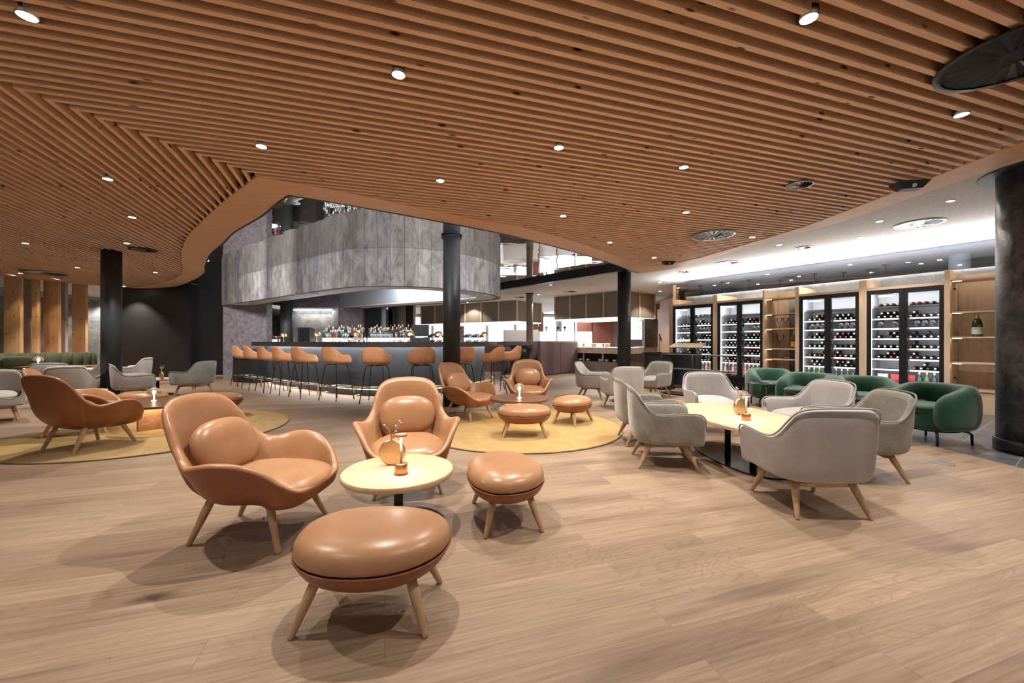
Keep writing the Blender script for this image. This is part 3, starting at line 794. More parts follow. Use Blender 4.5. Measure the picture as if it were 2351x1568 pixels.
# ---- green tub chair
def tub():
    t = thing('tub_chair', 'x', 'tub chair', (0, 0, 0), 0, 'emerald velvet tub chairs')
    P = crv([(-.245, -.27, 0), (-.285, -.12, 0), (-.285, .06, 0), (-.20, .215, 0), (0, .275, 0), (.20, .215, 0), (.285, .06, 0), (.285, -.12, 0), (.245, -.27, 0)], 6)
    rs = []; n = len(P)
    for k, p in enumerate(P):
        a = P[min(k+1, n-1)]-P[max(k-1, 0)]; tt = Vector((a.x, a.y, 0)).normalized(); nn_ = Vector((tt.y, -tt.x, 0))
        f = k/(n-1); e = min(f, 1-f)/0.10; sc = sqrt(max(0.03, 1-(1-min(1, e))**2))
        backness = sin(pi*f)
        h = .175+.075*min(1, backness*1.3); w = .095; zc = .165+h
        row = []
        for i in range(18):
            an = 2*pi*i/18
            ca = math.copysign(abs(cos(an))**.8, cos(an)); sa = math.copysign(abs(sin(an))**.8, sin(an))
            row.append(p + nn_*(w*ca*sc)*-1 + Vector((0, 0, zc-p.z + h*sa*sc)))
        rs.append(row)
    q = MB(); q.rings(rs, True, True, True, True)
    o = q.build('backrest', M_GREENV, t); subsurf(o)
    O = sq(.315, .295, 40, 2.5)
    def ring(r, z): return [(x*r, y*r, z) for x, y in O]
    q = MB(); q.rings([ring(.70, .145), ring(.86, .16), ring(.965, .22), ring(1.0, .33), ring(1.0, .42), ring(.96, .47), ring(.85, .48)], True, True, True)
    # open the front of the body so that the seat shows
    for i, v in enumerate(q.v):
        x, y, z = v
        if y < -.12 and z > .38: q.v[i] = (x, y, .38)
        if abs(x) < .22 and z > .38: q.v[i] = (x, y, .38)
    o = q.build('body', M_GREENV, t); subsurf(o)
    q = pad_mb(.225, .27, .11, 3.0); place(q, (0, -.08, .40)); o = q.build('seat_cushion', M_GREENV, t); subsurf(o)
    q = MB(); q.rings([[(x*.72, y*.72, .14) for x, y in O], [(x*.72, y*.72, .155) for x, y in O]], True, True, True); q.build('base_ring', M_BLACK, t)
    for sx, sy in ((-1, -1), (1, -1), (-1, 1), (1, 1)):
        q = MB(); q.tube([(.17*sx, .16*sy, .148), (.205*sx, .195*sy, .14), (.225*sx, .215*sy, .115), (.228*sx, .218*sy, 0)], [.013, .013, .013, .011], 10); q.build('leg', M_BLACK, t)
    return t
# ---- bar stool
BSR = [(0, -.19, .735), (.12, -.19, .737), (.21, -.175, .76), (.255, -.14, .82), (.268, -.08, .885), (.272, 0, .90), (.265, .07, .905), (.245, .13, .94), (.215, .18, .99), (.165, .215, 1.03), (.09, .232, 1.045), (0, .236, 1.047)]
def stool():
    t = thing('bar_stool', 'x', 'bar stool', (0, 0, 0), 0, 'tan bar stools along the curved bar')
    def rf(s, p, u): return sin(min(1, s/.6)*pi/2)*.86+.14*s
    def zf(s, p, u): return s**2.4
    q, rim = shell_mb(BSR, 0.0, .705, rf, zf, 3, 9)
    o = q.build('shell', M_STOOL, t); solid(o, .022, 1)
    q = pad_mb(.19, .185, .05, 2.8); place(q, (0, -.015, .745)); q.build('seat_pad', M_STOOL, t)
    for sy in (-1, 1):
        pass
    for sx, sy in ((-1, -1), (1, -1), (-1, 1), (1, 1)):
        q = MB(); q.tube([(0.02*sx, .11*sy, .70), (.13*sx, .115*sy, .70), (.155*sx, .125*sy, .685), (.168*sx, .135*sy, .64), (.245*sx, .215*sy, 0)], .0085, 8); q.build('leg', M_BLACK, t)
    z = .27; k = .2115; a = .213; b = .181
    q = MB(); q.tube([(-a, -b, z), (a, -b, z), (a, b, z), (-a, b, z), (-a, -b, z)], .0075, 6); q.build('footrest', M_STEEL, t)
    return t

PROTO = {}
def put(kind, maker, x, y, d, label, scale=None, mats=None, group=None):
    """first call moves the prototype, later calls copy it"""
    rz = face_dir(*d)
    if kind not in PROTO:
        o = PROTO[kind] = maker(); o['label'] = label; o.location = (x, y, 0); o.rotation_euler = (0, 0, rz)
        if group: o['group'] = group
        return o
    return dup(PROTO[kind], (x, y, 0), rz, label, group, mats)

# ---- leather lounge chairs
put('sw', swoon, -1.54, 2.42, (1, -.06), 'cognac leather lounge chair in the left foreground with lumbar pillow')
put('sw', swoon, -0.84, 3.22, (.26, -.96), 'cognac leather lounge chair facing the camera behind the pale round table')
put('sw', swoon, -0.66, 5.93, (.8, -.6), 'leather lounge chair left of the dark round table, before the bar column')
put('sw', swoon, 0.27, 6.82, (0, -1), 'leather lounge chair facing the camera behind the dark round table with glass lamp')
put('sw', swoon, -4.58, 4.30, (.12, 1), 'leather lounge chair seen from behind on the left rug, nearest one there')
put('sw', swoon, -5.42, 4.98, (.8, .6), 'leather lounge chair half hidden behind the nearest one on the left rug')
# ---- ottomans
put('ot', ottoman, -0.60, 1.72, (0.02, -1), 'large cognac ottoman in the front centre, closest to the camera')
put('ot', ottoman, -0.045, 2.62, (.95, .22), 'leather ottoman standing right of the pale round table')
put('ot', ottoman, 0.15, 4.86, (0, -1), 'leather ottoman in front of the dark round table on the ochre rug')
put('ot', ottoman, 0.86, 5.62, (.8, -.6), 'leather ottoman on the right edge of the ochre rug')
put('ot', ottoman, -5.70, 6.12, (.3, -1), 'leather ottoman in front of the big dark column on the left')
put('ot', ottoman, -4.42, 5.98, (0, -1), 'leather ottoman behind the dark table on the left rug, right of its lamp')
# ---- armchairs
A_V = lambda: armchair('upholstered armchairs', M_OLIVEF, M_LEG)
A_G = lambda: armchair('upholstered armchairs', M_GREYF, M_LEG)
put('av', A_V, 1.42, 3.80, (1, -.17), 'grey-green velvet armchair at the left side of the long oak table, nearer one')
put('av', A_V, 1.50, 4.58, (1, -.05), 'grey-green armchair left of the long oak table, half hidden by its twin')
put('ag', A_G, 2.62, 5.22, (-.12, -1), 'light grey armchair at the far head of the long oak table, facing the camera')
put('ag', A_G, 3.20, 4.28, (-1, -.10), 'light grey armchair on the far right side of the long oak table')
put('av', A_V, 3.03, 3.50, (-.98, .22), 'grey-green armchair on the right side of the long oak table, behind the nearest grey chair')
put('ag', A_G, 2.08, 2.80, (.02, 1), 'light grey wool armchair seen from behind at the near head of the long oak table')
put('ag', A_G, 1.62, 8.12, (.92, -.45), 'grey armchair left of the far small table, before the bowl counter')
put('ag', A_G, 1.93, 6.95, (-.12, 1), 'grey armchair seen from behind at the far small table')
put('av', A_V, 2.95, 8.30, (-.80, -.55), 'grey-green armchair right of the far small table, before the black host desk')
put('ag', A_G, -7.42, 7.75, (.62, .80), 'grey armchair just right of the big dark column, seen from behind')
put('av', A_V, -6.85, 8.62, (-1, .12), 'dark grey-green armchair facing left before the black wall')
put('ag', A_G, -9.75, 9.35, (-.95, -.2), 'pale armchair on walnut legs left of the big dark column', None, {'light_grey_wool': 'pale_grey_wool', 'oak_leg': 'warm_oak_leg'})
put('ag', A_G, -9.75, 10.3, (-.95, -.3), 'pale armchair mostly hidden by the big dark column', None, {'light_grey_wool': 'pale_grey_wool', 'oak_leg': 'warm_oak_leg'})
put('ag', A_G, -7.9, 7.15, (-.6, 1), 'white-grey armchair seen from behind, beyond the left leather chairs', None, {'light_grey_wool': 'pale_grey_wool'})
put('ag', A_G, -9.2, 8.05, (-.5, 1), 'grey armchair seen from behind in front of the dark table with glass lamp')
put('ag', A_G, -7.5, 5.75, (.75, -.6), 'pale grey armchair cut by the left edge of the photo', None, {'light_grey_wool': 'pale_grey_wool'})
# ---- tub chairs
put('tb', tub, 4.62, 7.15, (-.25, -1), 'emerald velvet tub chair farthest away, in front of the wine fridges')
put('tb', tub, 4.58, 6.18, (-1, -.45), 'emerald tub chair turned left, second farthest of the four')
put('tb', tub, 4.92, 5.55, (-.25, -1), 'emerald tub chair facing the camera before the nearest wine fridge')
put('tb', tub, 4.86, 4.62, (-1, -.10), 'emerald tub chair nearest the black round column, seen from its side')
# ---- bar stools, front of each towards the bar
ST = [(-7.02, 10.42), (-6.33, 9.82), (-5.62, 9.24), (-4.98, 8.75), (-4.30, 8.28), (-3.46, 7.86), (-2.56, 7.55), (-1.72, 7.60), (-1.02, 8.02), (-0.42, 8.62), (-0.02, 9.35), (-0.06, 10.15)]
SD = [(.62, .78)]*5+[(.45, .9), (.05, 1), (-.35, .95), (-.6, .8), (-.85, .5), (-1, .2), (-1, -.2)]
SD[4] = (.58, .8)
SN = ['first tan bar stool from the left end of the bar', 'second tan bar stool from the left end of the bar', 'third tan bar stool from the left end of the bar', 'fourth tan bar stool from the left end of the bar',
      'fifth tan bar stool from the left end of the bar', 'sixth tan bar stool from the left, at the start of the curve', 'tan bar stool standing alone in the middle of the curved bar', 'tan bar stool just left of the black column at the bar',
      'tan bar stool half hidden behind the black column at the bar', 'tan bar stool just right of the black column at the bar', 'tan bar stool at the right end of the bar', 'rearmost tan bar stool, partly hidden at the right end of the bar']
for (x, y), d, lb in zip(ST, SD, SN): put('st', stool, x, y, d, lb)

# ================================================================ RUGS
def rug(x, y, r, label):
    t = thing('round_rug', label, 'rug', (x, y, 0), 0, 'round ochre rugs')
    q = MB(); q.lathe([(r, 0.001), (r, .012), (r-.01, .014)], n=96); q.build('pile', M_RUG, t)
    q = MB(); q.tube([(cos(2*pi*i/96)*(r+.003), sin(2*pi*i/96)*(r+.003), .009) for i in range(97)], .008, 6, False); q.build('edge_binding', M_RUGEDGE, t)
rug(0.10, 5.41, 1.35, 'round ochre rug under the dark round table near the bar column')
rug(-4.55, 5.17, 1.44, 'round ochre rug under the leather chairs at left')

# ================================================================ TABLES
def round_table(x, y, r, h, label, mat, base='disc', br=.29):
    t = thing('round_table', label, 'table', (x, y, 0), 0)
    q = MB(); q.lathe([(r-.004, h-.034), (r, h-.03), (r, h-.004), (r-.004, h)], n=72); q.build('table_top', mat, t)
    q = MB(); q.lathe([(.028, .012), (.028, h-.034)], n=20); q.build('post', M_BLACK, t)
    q = MB(); q.lathe([(br, 0), (br, .009), (br-.01, .012)], n=56); q.build('base_plate', M_BLACKGLOSS, t)
    return t
round_table(-.706, 2.48, .335, .357, 'pale oak round table on a black post in the foreground', M_TTOP)
round_table(2.18, 7.70, .30, .36, 'small pale round table between the three far grey armchairs', M_TTOP)
round_table(-7.60, 8.55, .32, .36, 'small pale round table with brass vase before the black wall', M_TTOP)
round_table(-6.93, 6.42, .30, .36, 'pale round table top partly hidden behind the left leather chairs', M_TTOP)
def cross_table(x, y, r, h, rz, label):
    t = thing('round_table', label, 'table', (x, y, 0), rz)
    q = MB(); q.lathe([(r-.004, h-.032), (r, h-.028), (r, h-.004), (r-.004, h)], n=72); q.build('table_top', M_WALNUT, t)
    for k, (a, b) in enumerate((((-.21, -.12), (.0, .16)), ((.21, -.12), (-.0, -.16)), ((-.21, .14), (.21, .14)))):
        pass
    q = MB(); q.box((0, 0, (h-.034)/2+.006), (.46, .06, h-.05), radians(38)); q.build('base_board', M_REDOAK, t)
    q = MB(); q.box((0, 0, (h-.034)/2+.006), (.46, .06, h-.052), radians(-38)); q.build('base_board', M_REDOAK, t)
    q = MB(); q.lathe([(.27, h-.040), (.27, h-.034)], n=40); q.build('light_ring', M_GLOW, t)
    return t
cross_table(.10, 5.66, .415, .357, 0, 'dark walnut round table glowing from below on the right rug')
cross_table(-4.60, 5.22, .48, .36, radians(20), 'dark walnut round table with red oak boards on the left rug')
# the long oak table
t = thing('long_oak_table', 'long pale oak table with rounded corners between the grey armchairs', 'table', (2.24, 3.92, 0), radians(3))
O = sq(.455, .82, 72, 2.5); h = .42
q = MB(); q.rings([[(x*.985, y*.99, h-.034) for x, y in O], [(x, y, h-.028) for x, y in O], [(x, y, h-.004) for x, y in O], [(x*.995, y*.997, h) for x, y in O]], True, True, True, False)
o = q.build('table_top', M_TTOP, t)
for yy in (-.20, .20):
    q = MB(); q.lathe([(.029, .012), (.029, h-.034)], (0, yy, 0), 20); q.build('post', M_BLACK, t)
q = MB(); q.rings([[(x*.66, y*.75, 0) for x, y in O], [(x*.66, y*.75, .010) for x, y in O], [(x*.65, y*.74, .012) for x, y in O]], True, True, True, False); q.build('base_plate', M_BLACKGLOSS, t)
# dark table before the sofa
t = thing('dining_table', 'dark walnut table with lit base in front of the green sofa', 'table', (-10.75, 9.6, 0), radians(12))
q = MB(); q.bb(-.75, .75, -.35, .35, .53, .565); q.build('table_top', M_WALNUT, t)
q = MB(); q.bb(-.5, .5, -.2, .2, .002, .52); q.build('base', M_OAKX, t)
q = MB(); q.bb(-.62, .62, -.27, .27, .521, .528); q.build('light_ring', M_GLOW, t)
# black side tables between the tub chairs
def side_table(x, y, h, label):
    t = thing('side_table', label, 'side table', (x, y, 0), 0, 'black side tables between the tub chairs')
    q = MB(); q.lathe([(.185, h-.012), (.19, h), (.185, h+.004), (.178, h-.004)], n=40); q.build('table_top', M_BLACKGLOSS, t)
    for a in (0.4, 2.5, 4.6):
        q = MB(); q.tube([(.165*cos(a), .165*sin(a), h-.008), (.165*cos(a), .165*sin(a), 0)], .009, 8); q.build('leg', M_BLACK, t)
    q = MB(); q.tube([(.165*cos(a), .165*sin(a), .02) for a in [2*pi*i/24 for i in range(25)]], .006, 6, False); q.build('foot_ring', M_BLACK, t)
side_table(3.87, 6.20, .50, 'black tray side table in front of the farthest tub chair')
side_table(4.02, 4.72, .49, 'black side table between the grey chairs and the nearer tub chairs')

# ================================================================ TABLE OBJECTS
def disc_lamp(x, y, z, label, rz=0):
    t = thing('table_lamp', label, 'table lamp', (x, y, z), rz)
    q = MB(); q.lathe([(.037, .001), (.038, .004), (.038, .060), (.036, .063)], n=32); q.build('base', M_COPPER, t)
    q = MB(); q.tube([(0, 0, .06), (0, 0, .222)], .0055, 10); q.build('stem', M_LABEL, t)
    q = MB(); q.lathe([(.036, .222), (.036, .236), (.034, .238)], n=32); q.build('shade', M_COPPER, t)
    q = MB(); q.lathe([(.026, .2195), (.026, .2218)], n=24); q.build('light_disc', M_LAMPW, t)
    spot(t, (0, 0, .216), 5.0, 150, .5, (1, .85, .62), .02)
def flower_vase(x, y, z, label, rz=0, seed=1, big=1.0):
    t = thing('disc_vase', label, 'vase', (x, y, z), rz)
    R = .083
    q = MB()
    prof = [(.0, -.016), (R*.9, -.016), (R, -.011), (R, .011), (R*.9, .016), (0, .016)]
    rs = [[(r*cos(2*pi*i/40), yy, R+r*sin(2*pi*i/40)) for i in range(40)] for r, yy in [(R*.9, -.016), (R*.985, -.012), (R, 0), (R*.985, .012), (R*.9, .016)]]
    q.rings(rs, True, True, True); q.lathe([(.012, 2*R-.004), (.011, 2*R+.014)], n=14, cap1=False)
    q.build('vase_body', M_BRASS, t)
    rnd = random.Random(seed); q = MB(); lf = MB(); hd = MB()
    for k in range(13):
        a = rnd.uniform(0, 2*pi); L_ = rnd.uniform(.05, .12)*big; tip = Vector((cos(a)*L_*.55, sin(a)*L_*.35, 2*R+L_))
        q.tube([(0, 0, 2*R-.01), Vector((tip.x*.35, tip.y*.35, 2*R+L_*.5)), tip], .0011, 4)
        if k % 3 == 0:
            hd.lathe([(.001, -.006), (.007, -.003), (.008, .002), (.004, .006)], tuple(tip), 10)
        else:
            for j in range(6):
                c = Vector((0, 0, 2*R-.01)).lerp(tip, .5+.1*j); b = rnd.uniform(0, 6.28); d = Vector((cos(b)*.014, sin(b)*.008, .008))
                w = Vector((-d.y, d.x, 0))*.3
                lf.add([c, c+d*.5+w, c+d, c+d*.5-w], [(0, 1, 2, 3)])
    q.build('stems', M_PLANT, t); lf.build('leaves', M_LEAFD if seed % 2 else M_PLANT, t); hd.build('blossoms', M_LABEL, t)
# foreground table
disc_lamp(rp(921, 2.395), 2.395, .357, 'small copper disc lamp on the foreground round table')
flower_vase(rp(901, 2.56), 2.56, .357, 'round brass vase with dried twigs on the foreground table', radians(8), 1)
disc_lamp(rp(1713, 3.70), 3.70, .42, 'small copper disc lamp on the long oak table')
flower_vase(rp(1700, 3.98), 3.98, .42, 'round brass vase with dried flowers on the long oak table', radians(20), 3)
flower_vase(rp(371, 8.30), 8.30, .36, 'round brass vase on the small table before the black wall', radians(-30), 4, 1.3)
def glass_lamp(x, y, z, label, s=1.0, metal=False, tilt=0):
    t = thing('dome_lamp', label, 'table lamp', (x, y, z), 0)
    q = MB(); q.lathe([(.028*s, 0), (.028*s, .004), (.007*s, .010), (.007*s, .085*s), (.012*s, .10*s)], n=20); q.build('stem', M_BRASS if metal else M_GLOW, t)
    prof = [(.002*s, .175*s), (.03*s, .172*s), (.055*s, .155*s), (.069*s, .125*s), (.072*s, .095*s)]
    q = MB()
    if metal: q.lathe(prof[::-1], n=28, cap0=False); q.build('shade', M_BRASS, t)
    else:
        q.lathe(prof[::-1], n=28, cap0=False); q.build('shade', M_LAMPGLASS, t)
    q = MB(); q.lathe([(.004, .10*s), (.014*s, .105*s), (.014*s, .125*s), (.004, .13*s)], n=14); q.build('bulb', M_GLOW, t)
    spot(t, (0, 0, .10*s), 2.5, 150, .5, (1, .85, .66), .01)
def lampglass():
    m, nt, b = nmat('striped_lamp_glass')
    v = coords(nt, 'Object'); w = N(nt, 'ShaderNodeTexGradient', gradient_type='RADIAL'); L(nt, v, w.inputs[0])
    f = mathn(nt, 'FRACT', mathn(nt, 'MULTIPLY', w.outputs['Fac'], 12.0))
    L(nt, ramp(nt, f, [(.45, (.75, .62, .48)), (.55, (.35, .27, .21))]), b.inputs['Base Color'])
    b.inputs['Roughness'].default_value = .15; b.inputs['Transmission Weight'].default_value = .6
    return m
M_LAMPGLASS = lampglass()
glass_lamp(.105, 5.62, .357, 'striped glass dome lamp on the dark round table near the bar', 1.15)
glass_lamp(-4.78, 5.32, .36, 'glass dome lamp on the dark table of the left rug', 1.0)
glass_lamp(rp(88, 9.4), 9.4, .565, 'glass dome lamp on the dark table before the green sofa', 1.3)
for x, Y, lb in ((651, 10.0, 'brass dome lamp nearest the left end of the bar counter'), (727, 8.95, 'brass dome lamp on the bar beside the upright menus'), (816, 8.30, 'brass dome lamp in the middle of the bar counter'),
                 (941, 8.25, 'brass dome lamp on the bar near the till screen'), (1006, 8.6, 'brass dome lamp on the bar just left of the black column'), (1111, 9.3, 'brass dome lamp at the right end of the bar counter')):
    glass_lamp(rp(x, Y), Y, 1.142, lb, 1.35, True)
t = thing('candle_holder', 'small wooden candle holder on the far small table', 'candle', (rp(1428, 7.6), 7.6, .36))
q = MB(); q.lathe([(.03, 0), (.03, .05), (.026, .05), (.026, .01)], n=20, cap1=False); q.build('cup', M_LEG, t)
q = MB(); q.lathe([(.02, .01), (.02, .04)], n=16); q.build('candle', M_GLOW, t)
# ================================================================ WINE WALL
WO = Vector((4.385, 10.86)); WU = Vector((.5599, -.8286)); WN = Vector((.8286, .5599)); WRZ = atan2(WU.y, WU.x)
def wp(t, d=0.0): p = WO+WU*t+WN*d; return (p.x, p.y)
def wt(x):
    k = (x-CX)/F; return (10.86*k-4.385)/(.5599+.8286*k)
def bottle_me(nm, glass, cap, label):
    q = MB(); q.lathe([(.030, 0), (.0365, .004), (.0365, .175), (.033, .200), (.020, .225), (.0145, .245), (.0145, .262)], n=14)
    q.mat = 1; q.lathe([(.0155, .255), (.0155, .300), (.0135, .304)], n=12)
    q.mat = 2; q.lathe([(.0371, .045), (.0371, .135)], n=14, cap0=False, cap1=False)
    return q.mesh(nm, [glass, cap, label])
BM = {'dw': bottle_me('wine_bottle', M_BOT_DARK, M_CAPW, M_LABEL), 'dr': bottle_me('wine_bottle', M_BOT_DARK, M_CAPR, M_LABEL), 'dg': bottle_me('wine_bottle', M_BOT_DARK, M_CAPG, M_LABEL),
      'dk': bottle_me('wine_bottle', M_BOT_DARK, M_CAPB, M_LABEL), 'gg': bottle_me('wine_bottle', M_BOT_GREEN, M_CAPG, M_LABEL), 'gw': bottle_me('wine_bottle', M_BOT_GREEN, M_CAPW, M_LABEL),
      'rs': bottle_me('wine_bottle', M_BOT_ROSE, M_CAPW, M_LABEL), 'dd': bottle_me('wine_bottle', M_BOT_DARK, M_BOT_DARK, M_BOT_DARK)}
SHN = ['second lowest', 'third lowest', 'fourth lowest', 'middle', 'third highest', 'second highest', 'top']
SZ = [.64, .83, 1.02, 1.20, 1.39, 1.57, 1.79]
FN = ['farthest', 'second farthest', 'third farthest', 'nearest']
rb = random.Random(11)
NB = [0]
def wine_bottle(k, loc, rot, label, group):
    o = bpy.data.objects.new('wine_bottle', BM[k]); COL.objects.link(o); o.location = loc; o.rotation_euler = rot
    tag(o, label, 'wine bottle', group); NB[0] += 1
def fridge(idx, x0, x1):
    t0, t1 = wt(x0), wt(x1); w = t1-t0; D = .62; name = FN[idx]
    loc = wp(t0); f = thing('wine_fridge', '%s of the four black glass-door wine fridges' % name, 'wine fridge', (loc[0], loc[1], 0), WRZ, 'wine fridges in the oak wall')
    q = MB(); z1 = 2.09
    q.bb(0, .03, .03, D, .28, z1); q.bb(w-.03, w, .03, D, .28, z1); q.bb(.03, w-.03, D-.03, D, .28, z1); q.bb(.03, w-.03, .03, D-.03, .28, .31); q.bb(.03, w-.03, .03, D-.03, z1-.03, z1)
    q.build('cabinet', M_STEELIN, f)
    q = MB(); q.bb(0, w, .02, D, 0.0, .279); q.build('plinth', M_BLACK, f)
    m = w/2
    for a, b in ((0, m), (m, w)):
        q = MB(); q.bb(a, a+.055, -.02, .028, .285, z1); q.bb(b-.055, b, -.02, .028, .285, z1); q.bb(a+.055, b-.055, -.02, .028, z1-.07, z1); q.bb(a+.055, b-.055, -.02, .028, .285, .325)
        d = q.build('door', M_BLACK, f)
        q = MB(); q.bb(a+.055, b-.055, .0, .006, .325, z1-.07); q.build('glass_pane', M_GLASS, d)
    q = MB(); q.bb(m-.02, m+.02, -.028, .028, .31, z1-.02); q.build('mullion', M_BLACK, f)
    q = MB(); q.bb(.035, .05, .05, .065, .34, z1-.06); q.bb(w-.05, w-.035, .05, .065, .34, z1-.06); q.bb(.05, w-.05, .10, .12, z1-.045, z1-.033)
    q.build('led_strip', M_LEDF, f)
    q = MB(); q.bb(.14, .36, .06, .065, z1-.125, z1-.085); q.build('display', M_SCREEN, f)
    for a, b in ((.08, m-.06), (m+.06, w-.08)):
        area(((a+b)/2, .09, z1-.05), b-a, .05, 5, (.92, .95, 1), (radians(28), 0, 0), 'fridge_light', f)
        area(((a+b)/2, .055, 1.1), b-a, 1.3, 4.5, (.92, .95, 1), (radians(90), 0, 0), 'fridge_light', f)
    R = Matrix.Rotation(WRZ, 3, 'Z')
    def wl(x, y, z): v = R @ Vector((x, y, 0)); return (loc[0]+v.x, loc[1]+v.y, z)
    ztop = None
    for s, z in enumerate(SZ):
        q = MB(); q.bb(.035, w-.035, .10, D-.04, z-.012, z); q.bb(.035, w-.035, .085, .10, z-.022, z+.006); q.build('shelf', M_STEEL, f)
    # lying bottles
    for s, z in enumerate(SZ):
        if s == 6 and idx in (1, 2): continue
        if s == 0 and idx == 3: xs0 = .52
        else: xs0 = .13
        x = xs0; row = 0; lb = 'dark wine bottle lying on the %s shelf of the %s wine fridge' % (SHN[s], name); g = 'bottles on the %s shelf, %s fridge' % (SHN[s], name)
        steep = (s == 4)
        while x < w-.07:
            if abs(x-m) > .05 and rb.random() < (.93 if not steep else .85):
                k = rb.choice(['dw', 'dw', 'dw', 'dk', 'dr', 'dg'] if idx else ['dw', 'dg', 'dg', 'dw', 'dk'])
                if steep:
                    wine_bottle(k, wl(x, .36, z+.085+.04), (radians(90-28), 0, WRZ), lb, g) if False else wine_bottle(k, wl(x, .17, z+.045), (radians(-62), 0, WRZ), lb, g)
                else:
                    wine_bottle(k, wl(x, .44, z+.0375), (radians(90), 0, WRZ), lb, g)
            x += .086 if not steep else .098
        if not steep and s != 6:
            x = xs0+.043+rb.choice([0, .086, .172]); xe = w-.1-rb.choice([0, .1, .25])
            while x < xe:
                if rb.random() < .93 and abs(x-m) > .05:
                    wine_bottle(rb.choice(['dw', 'dk', 'dw', 'dr', 'dg']), wl(x, .44, z+.0375+.066), (radians(90), 0, WRZ), lb, g)
                x += .086
    # standing bottles at the bottom
    lb = 'wine bottle standing on the bottom of the %s wine fridge' % name; g = 'standing bottles, %s fridge' % name
    x = .12
    while x < w-.08:
        if not (idx == 3 and x < .66) and abs(x-m) > .05:
            wine_bottle(rb.choice(['gg', 'dw', 'gw', 'dg', 'rs', 'dw'] if idx < 2 else ['dw', 'dg', 'gg', 'dd', 'dw']), wl(x, .14, .312), (0, 0, rb.uniform(0, 6)), lb, g)
        x += .092
    if idx == 3:
        for k, xx in enumerate((.18, .36, .53)):
            q = MB(); q.bb(-.07, .07, -.06, .06, 0, .24)
            o = q.build('gift_box', [M_RED if k else M_LABEL]); o.location = wl(xx, .22, .312); o.rotation_euler = (0, 0, WRZ+.1*k)
            tag(o, ['white gift box in the bottom left of the nearest wine fridge', 'red gift box beside the white one in the nearest wine fridge', 'red gift box by the middle bar of the nearest wine fridge'][k], 'gift box')
M_STEELIN = plain('fridge_interior', (.55, .56, .58), .4, .0)
M_LEDF = emit('fridge_led', (.93, .96, 1.0), 7.0)
FX = [(1546, 1638), (1648, 1752), (1836, 1973), (1991, 2168)]
for i, (a, b) in enumerate(FX): fridge(i, a, b)
# oak frame: fins, head boards, shelves
oak = thing('oak_wine_wall', 'tall light oak frame wall holding the wine fridges and open shelves', 'shelving unit', (WO.x, WO.y, 0), WRZ)
def wb(q, t0, t1, d0, d1, z0, z1): q.bb(t0, t1, d0, d1, z0, z1)
def fin(t0, t1, z1=2.30, d1=.92):
    q = MB(); wb(q, t0, t1, -.03, d1, 0.0, z1); q.build('side_panel', M_OAK, oak)
ts = [(wt(1538), wt(1546)-.002), (wt(1638)+.002, wt(1648)-.002), (wt(1752)+.002, wt(1752)+.036), (wt(1828)-.01, wt(1836)-.002), (wt(1973)+.002, wt(1991)-.002), (wt(2168)+.002, wt(2182)), (6.75, 6.79)]
for i, (a, b) in enumerate(ts): fin(a, b, 2.30 if i < 5 else 2.34)
for i, (a, b) in enumerate(FX):
    q = MB(); wb(q, wt(a)+.003, wt(b)-.003, -.02, .62, 2.096, 2.145); q.build('head_board', M_OAKX, oak)
def bay(t0, t1, zs, back, names):
    for z in zs:
        q = MB(); wb(q, t0+.003, t1-.003, 0, .40, z-.025, z); s = q.build('shelf', M_OAKX, oak)
        q = MB(); wb(q, t0+.02, t0+.12, .012, .05, z-.031, z-.026); q.build('shelf_led', M_LED, s)
    q = MB(); wb(q, t0+.003, t1-.003, .62, .66, 0, 2.30); q.build('back_panel', M_OAK, oak)
    q = MB(); wb(q, t0+(t1-t0)*.42, t1-.003, .60, .618, .40, 2.12); q.build('stone_inlay', M_STONEB, oak)
    q = MB(); wb(q, t0+.003, t1-.003, .02, .60, 0, zs[-1]-.03); q.build('base_cabinet', M_OAKX, oak)
bay(ts[2][1], ts[3][0], [2.11, 1.765, 1.44, 1.0, .77, .44], 0, 0)
bay(ts[5][1], ts[6][0], [2.17, 1.64, 1.227, .81, .37], 0, 0)
# stone band and glass behind
q = MB(); q.prism([wp(-.2, .93), wp(7.0, .93), wp(7.0, 1.05), wp(-.2, 1.05)], 0, 2.44); struct(q.build('wall_wine', M_STONEB))
q = MB(); q.prism([wp(-.2, .98), wp(7.0, .98), wp(7.0, 1.0), wp(-.2, 1.0)], 2.441, HC-.002); struct(q.build('window_1', M_GLASSW))
# big champagne bottles on the open shelves
def champagne(t, d, z, lab, body, lm, h=1.45):
    q = MB(); q.lathe([(.040, 0), (.045, .005), (.045, .14), (.038, .185), (.020, .225), (.014, .25), (.014, .26)], n=24)
    o = q.build('champagne_bottle', body); o.scale = (h, h, h); p = wp(t, d); o.location = (p[0], p[1], z+.001)
    tag(o, lab, 'bottle')
    q = MB(); q.lathe([(.0456, .03), (.0456, .115)], n=24, cap0=False, cap1=False); q.build('label_band', lm, o)
    q = MB(); q.lathe([(.0215, .222), (.0155, .25), (.016, .30), (.012, .305)], n=20, cap0=False); q.build('foil', M_CAPG, o)
champagne(wt(1816), .16, 1.0, 'big champagne bottle with orange label on the narrow oak shelf', M_BOT_GREEN, M_LABELO, 1.35)
champagne(wt(2238), .22, 1.227, 'big green champagne bottle with cream label on the right oak shelf', M_BOT_GREEN, M_LABEL, 1.35)
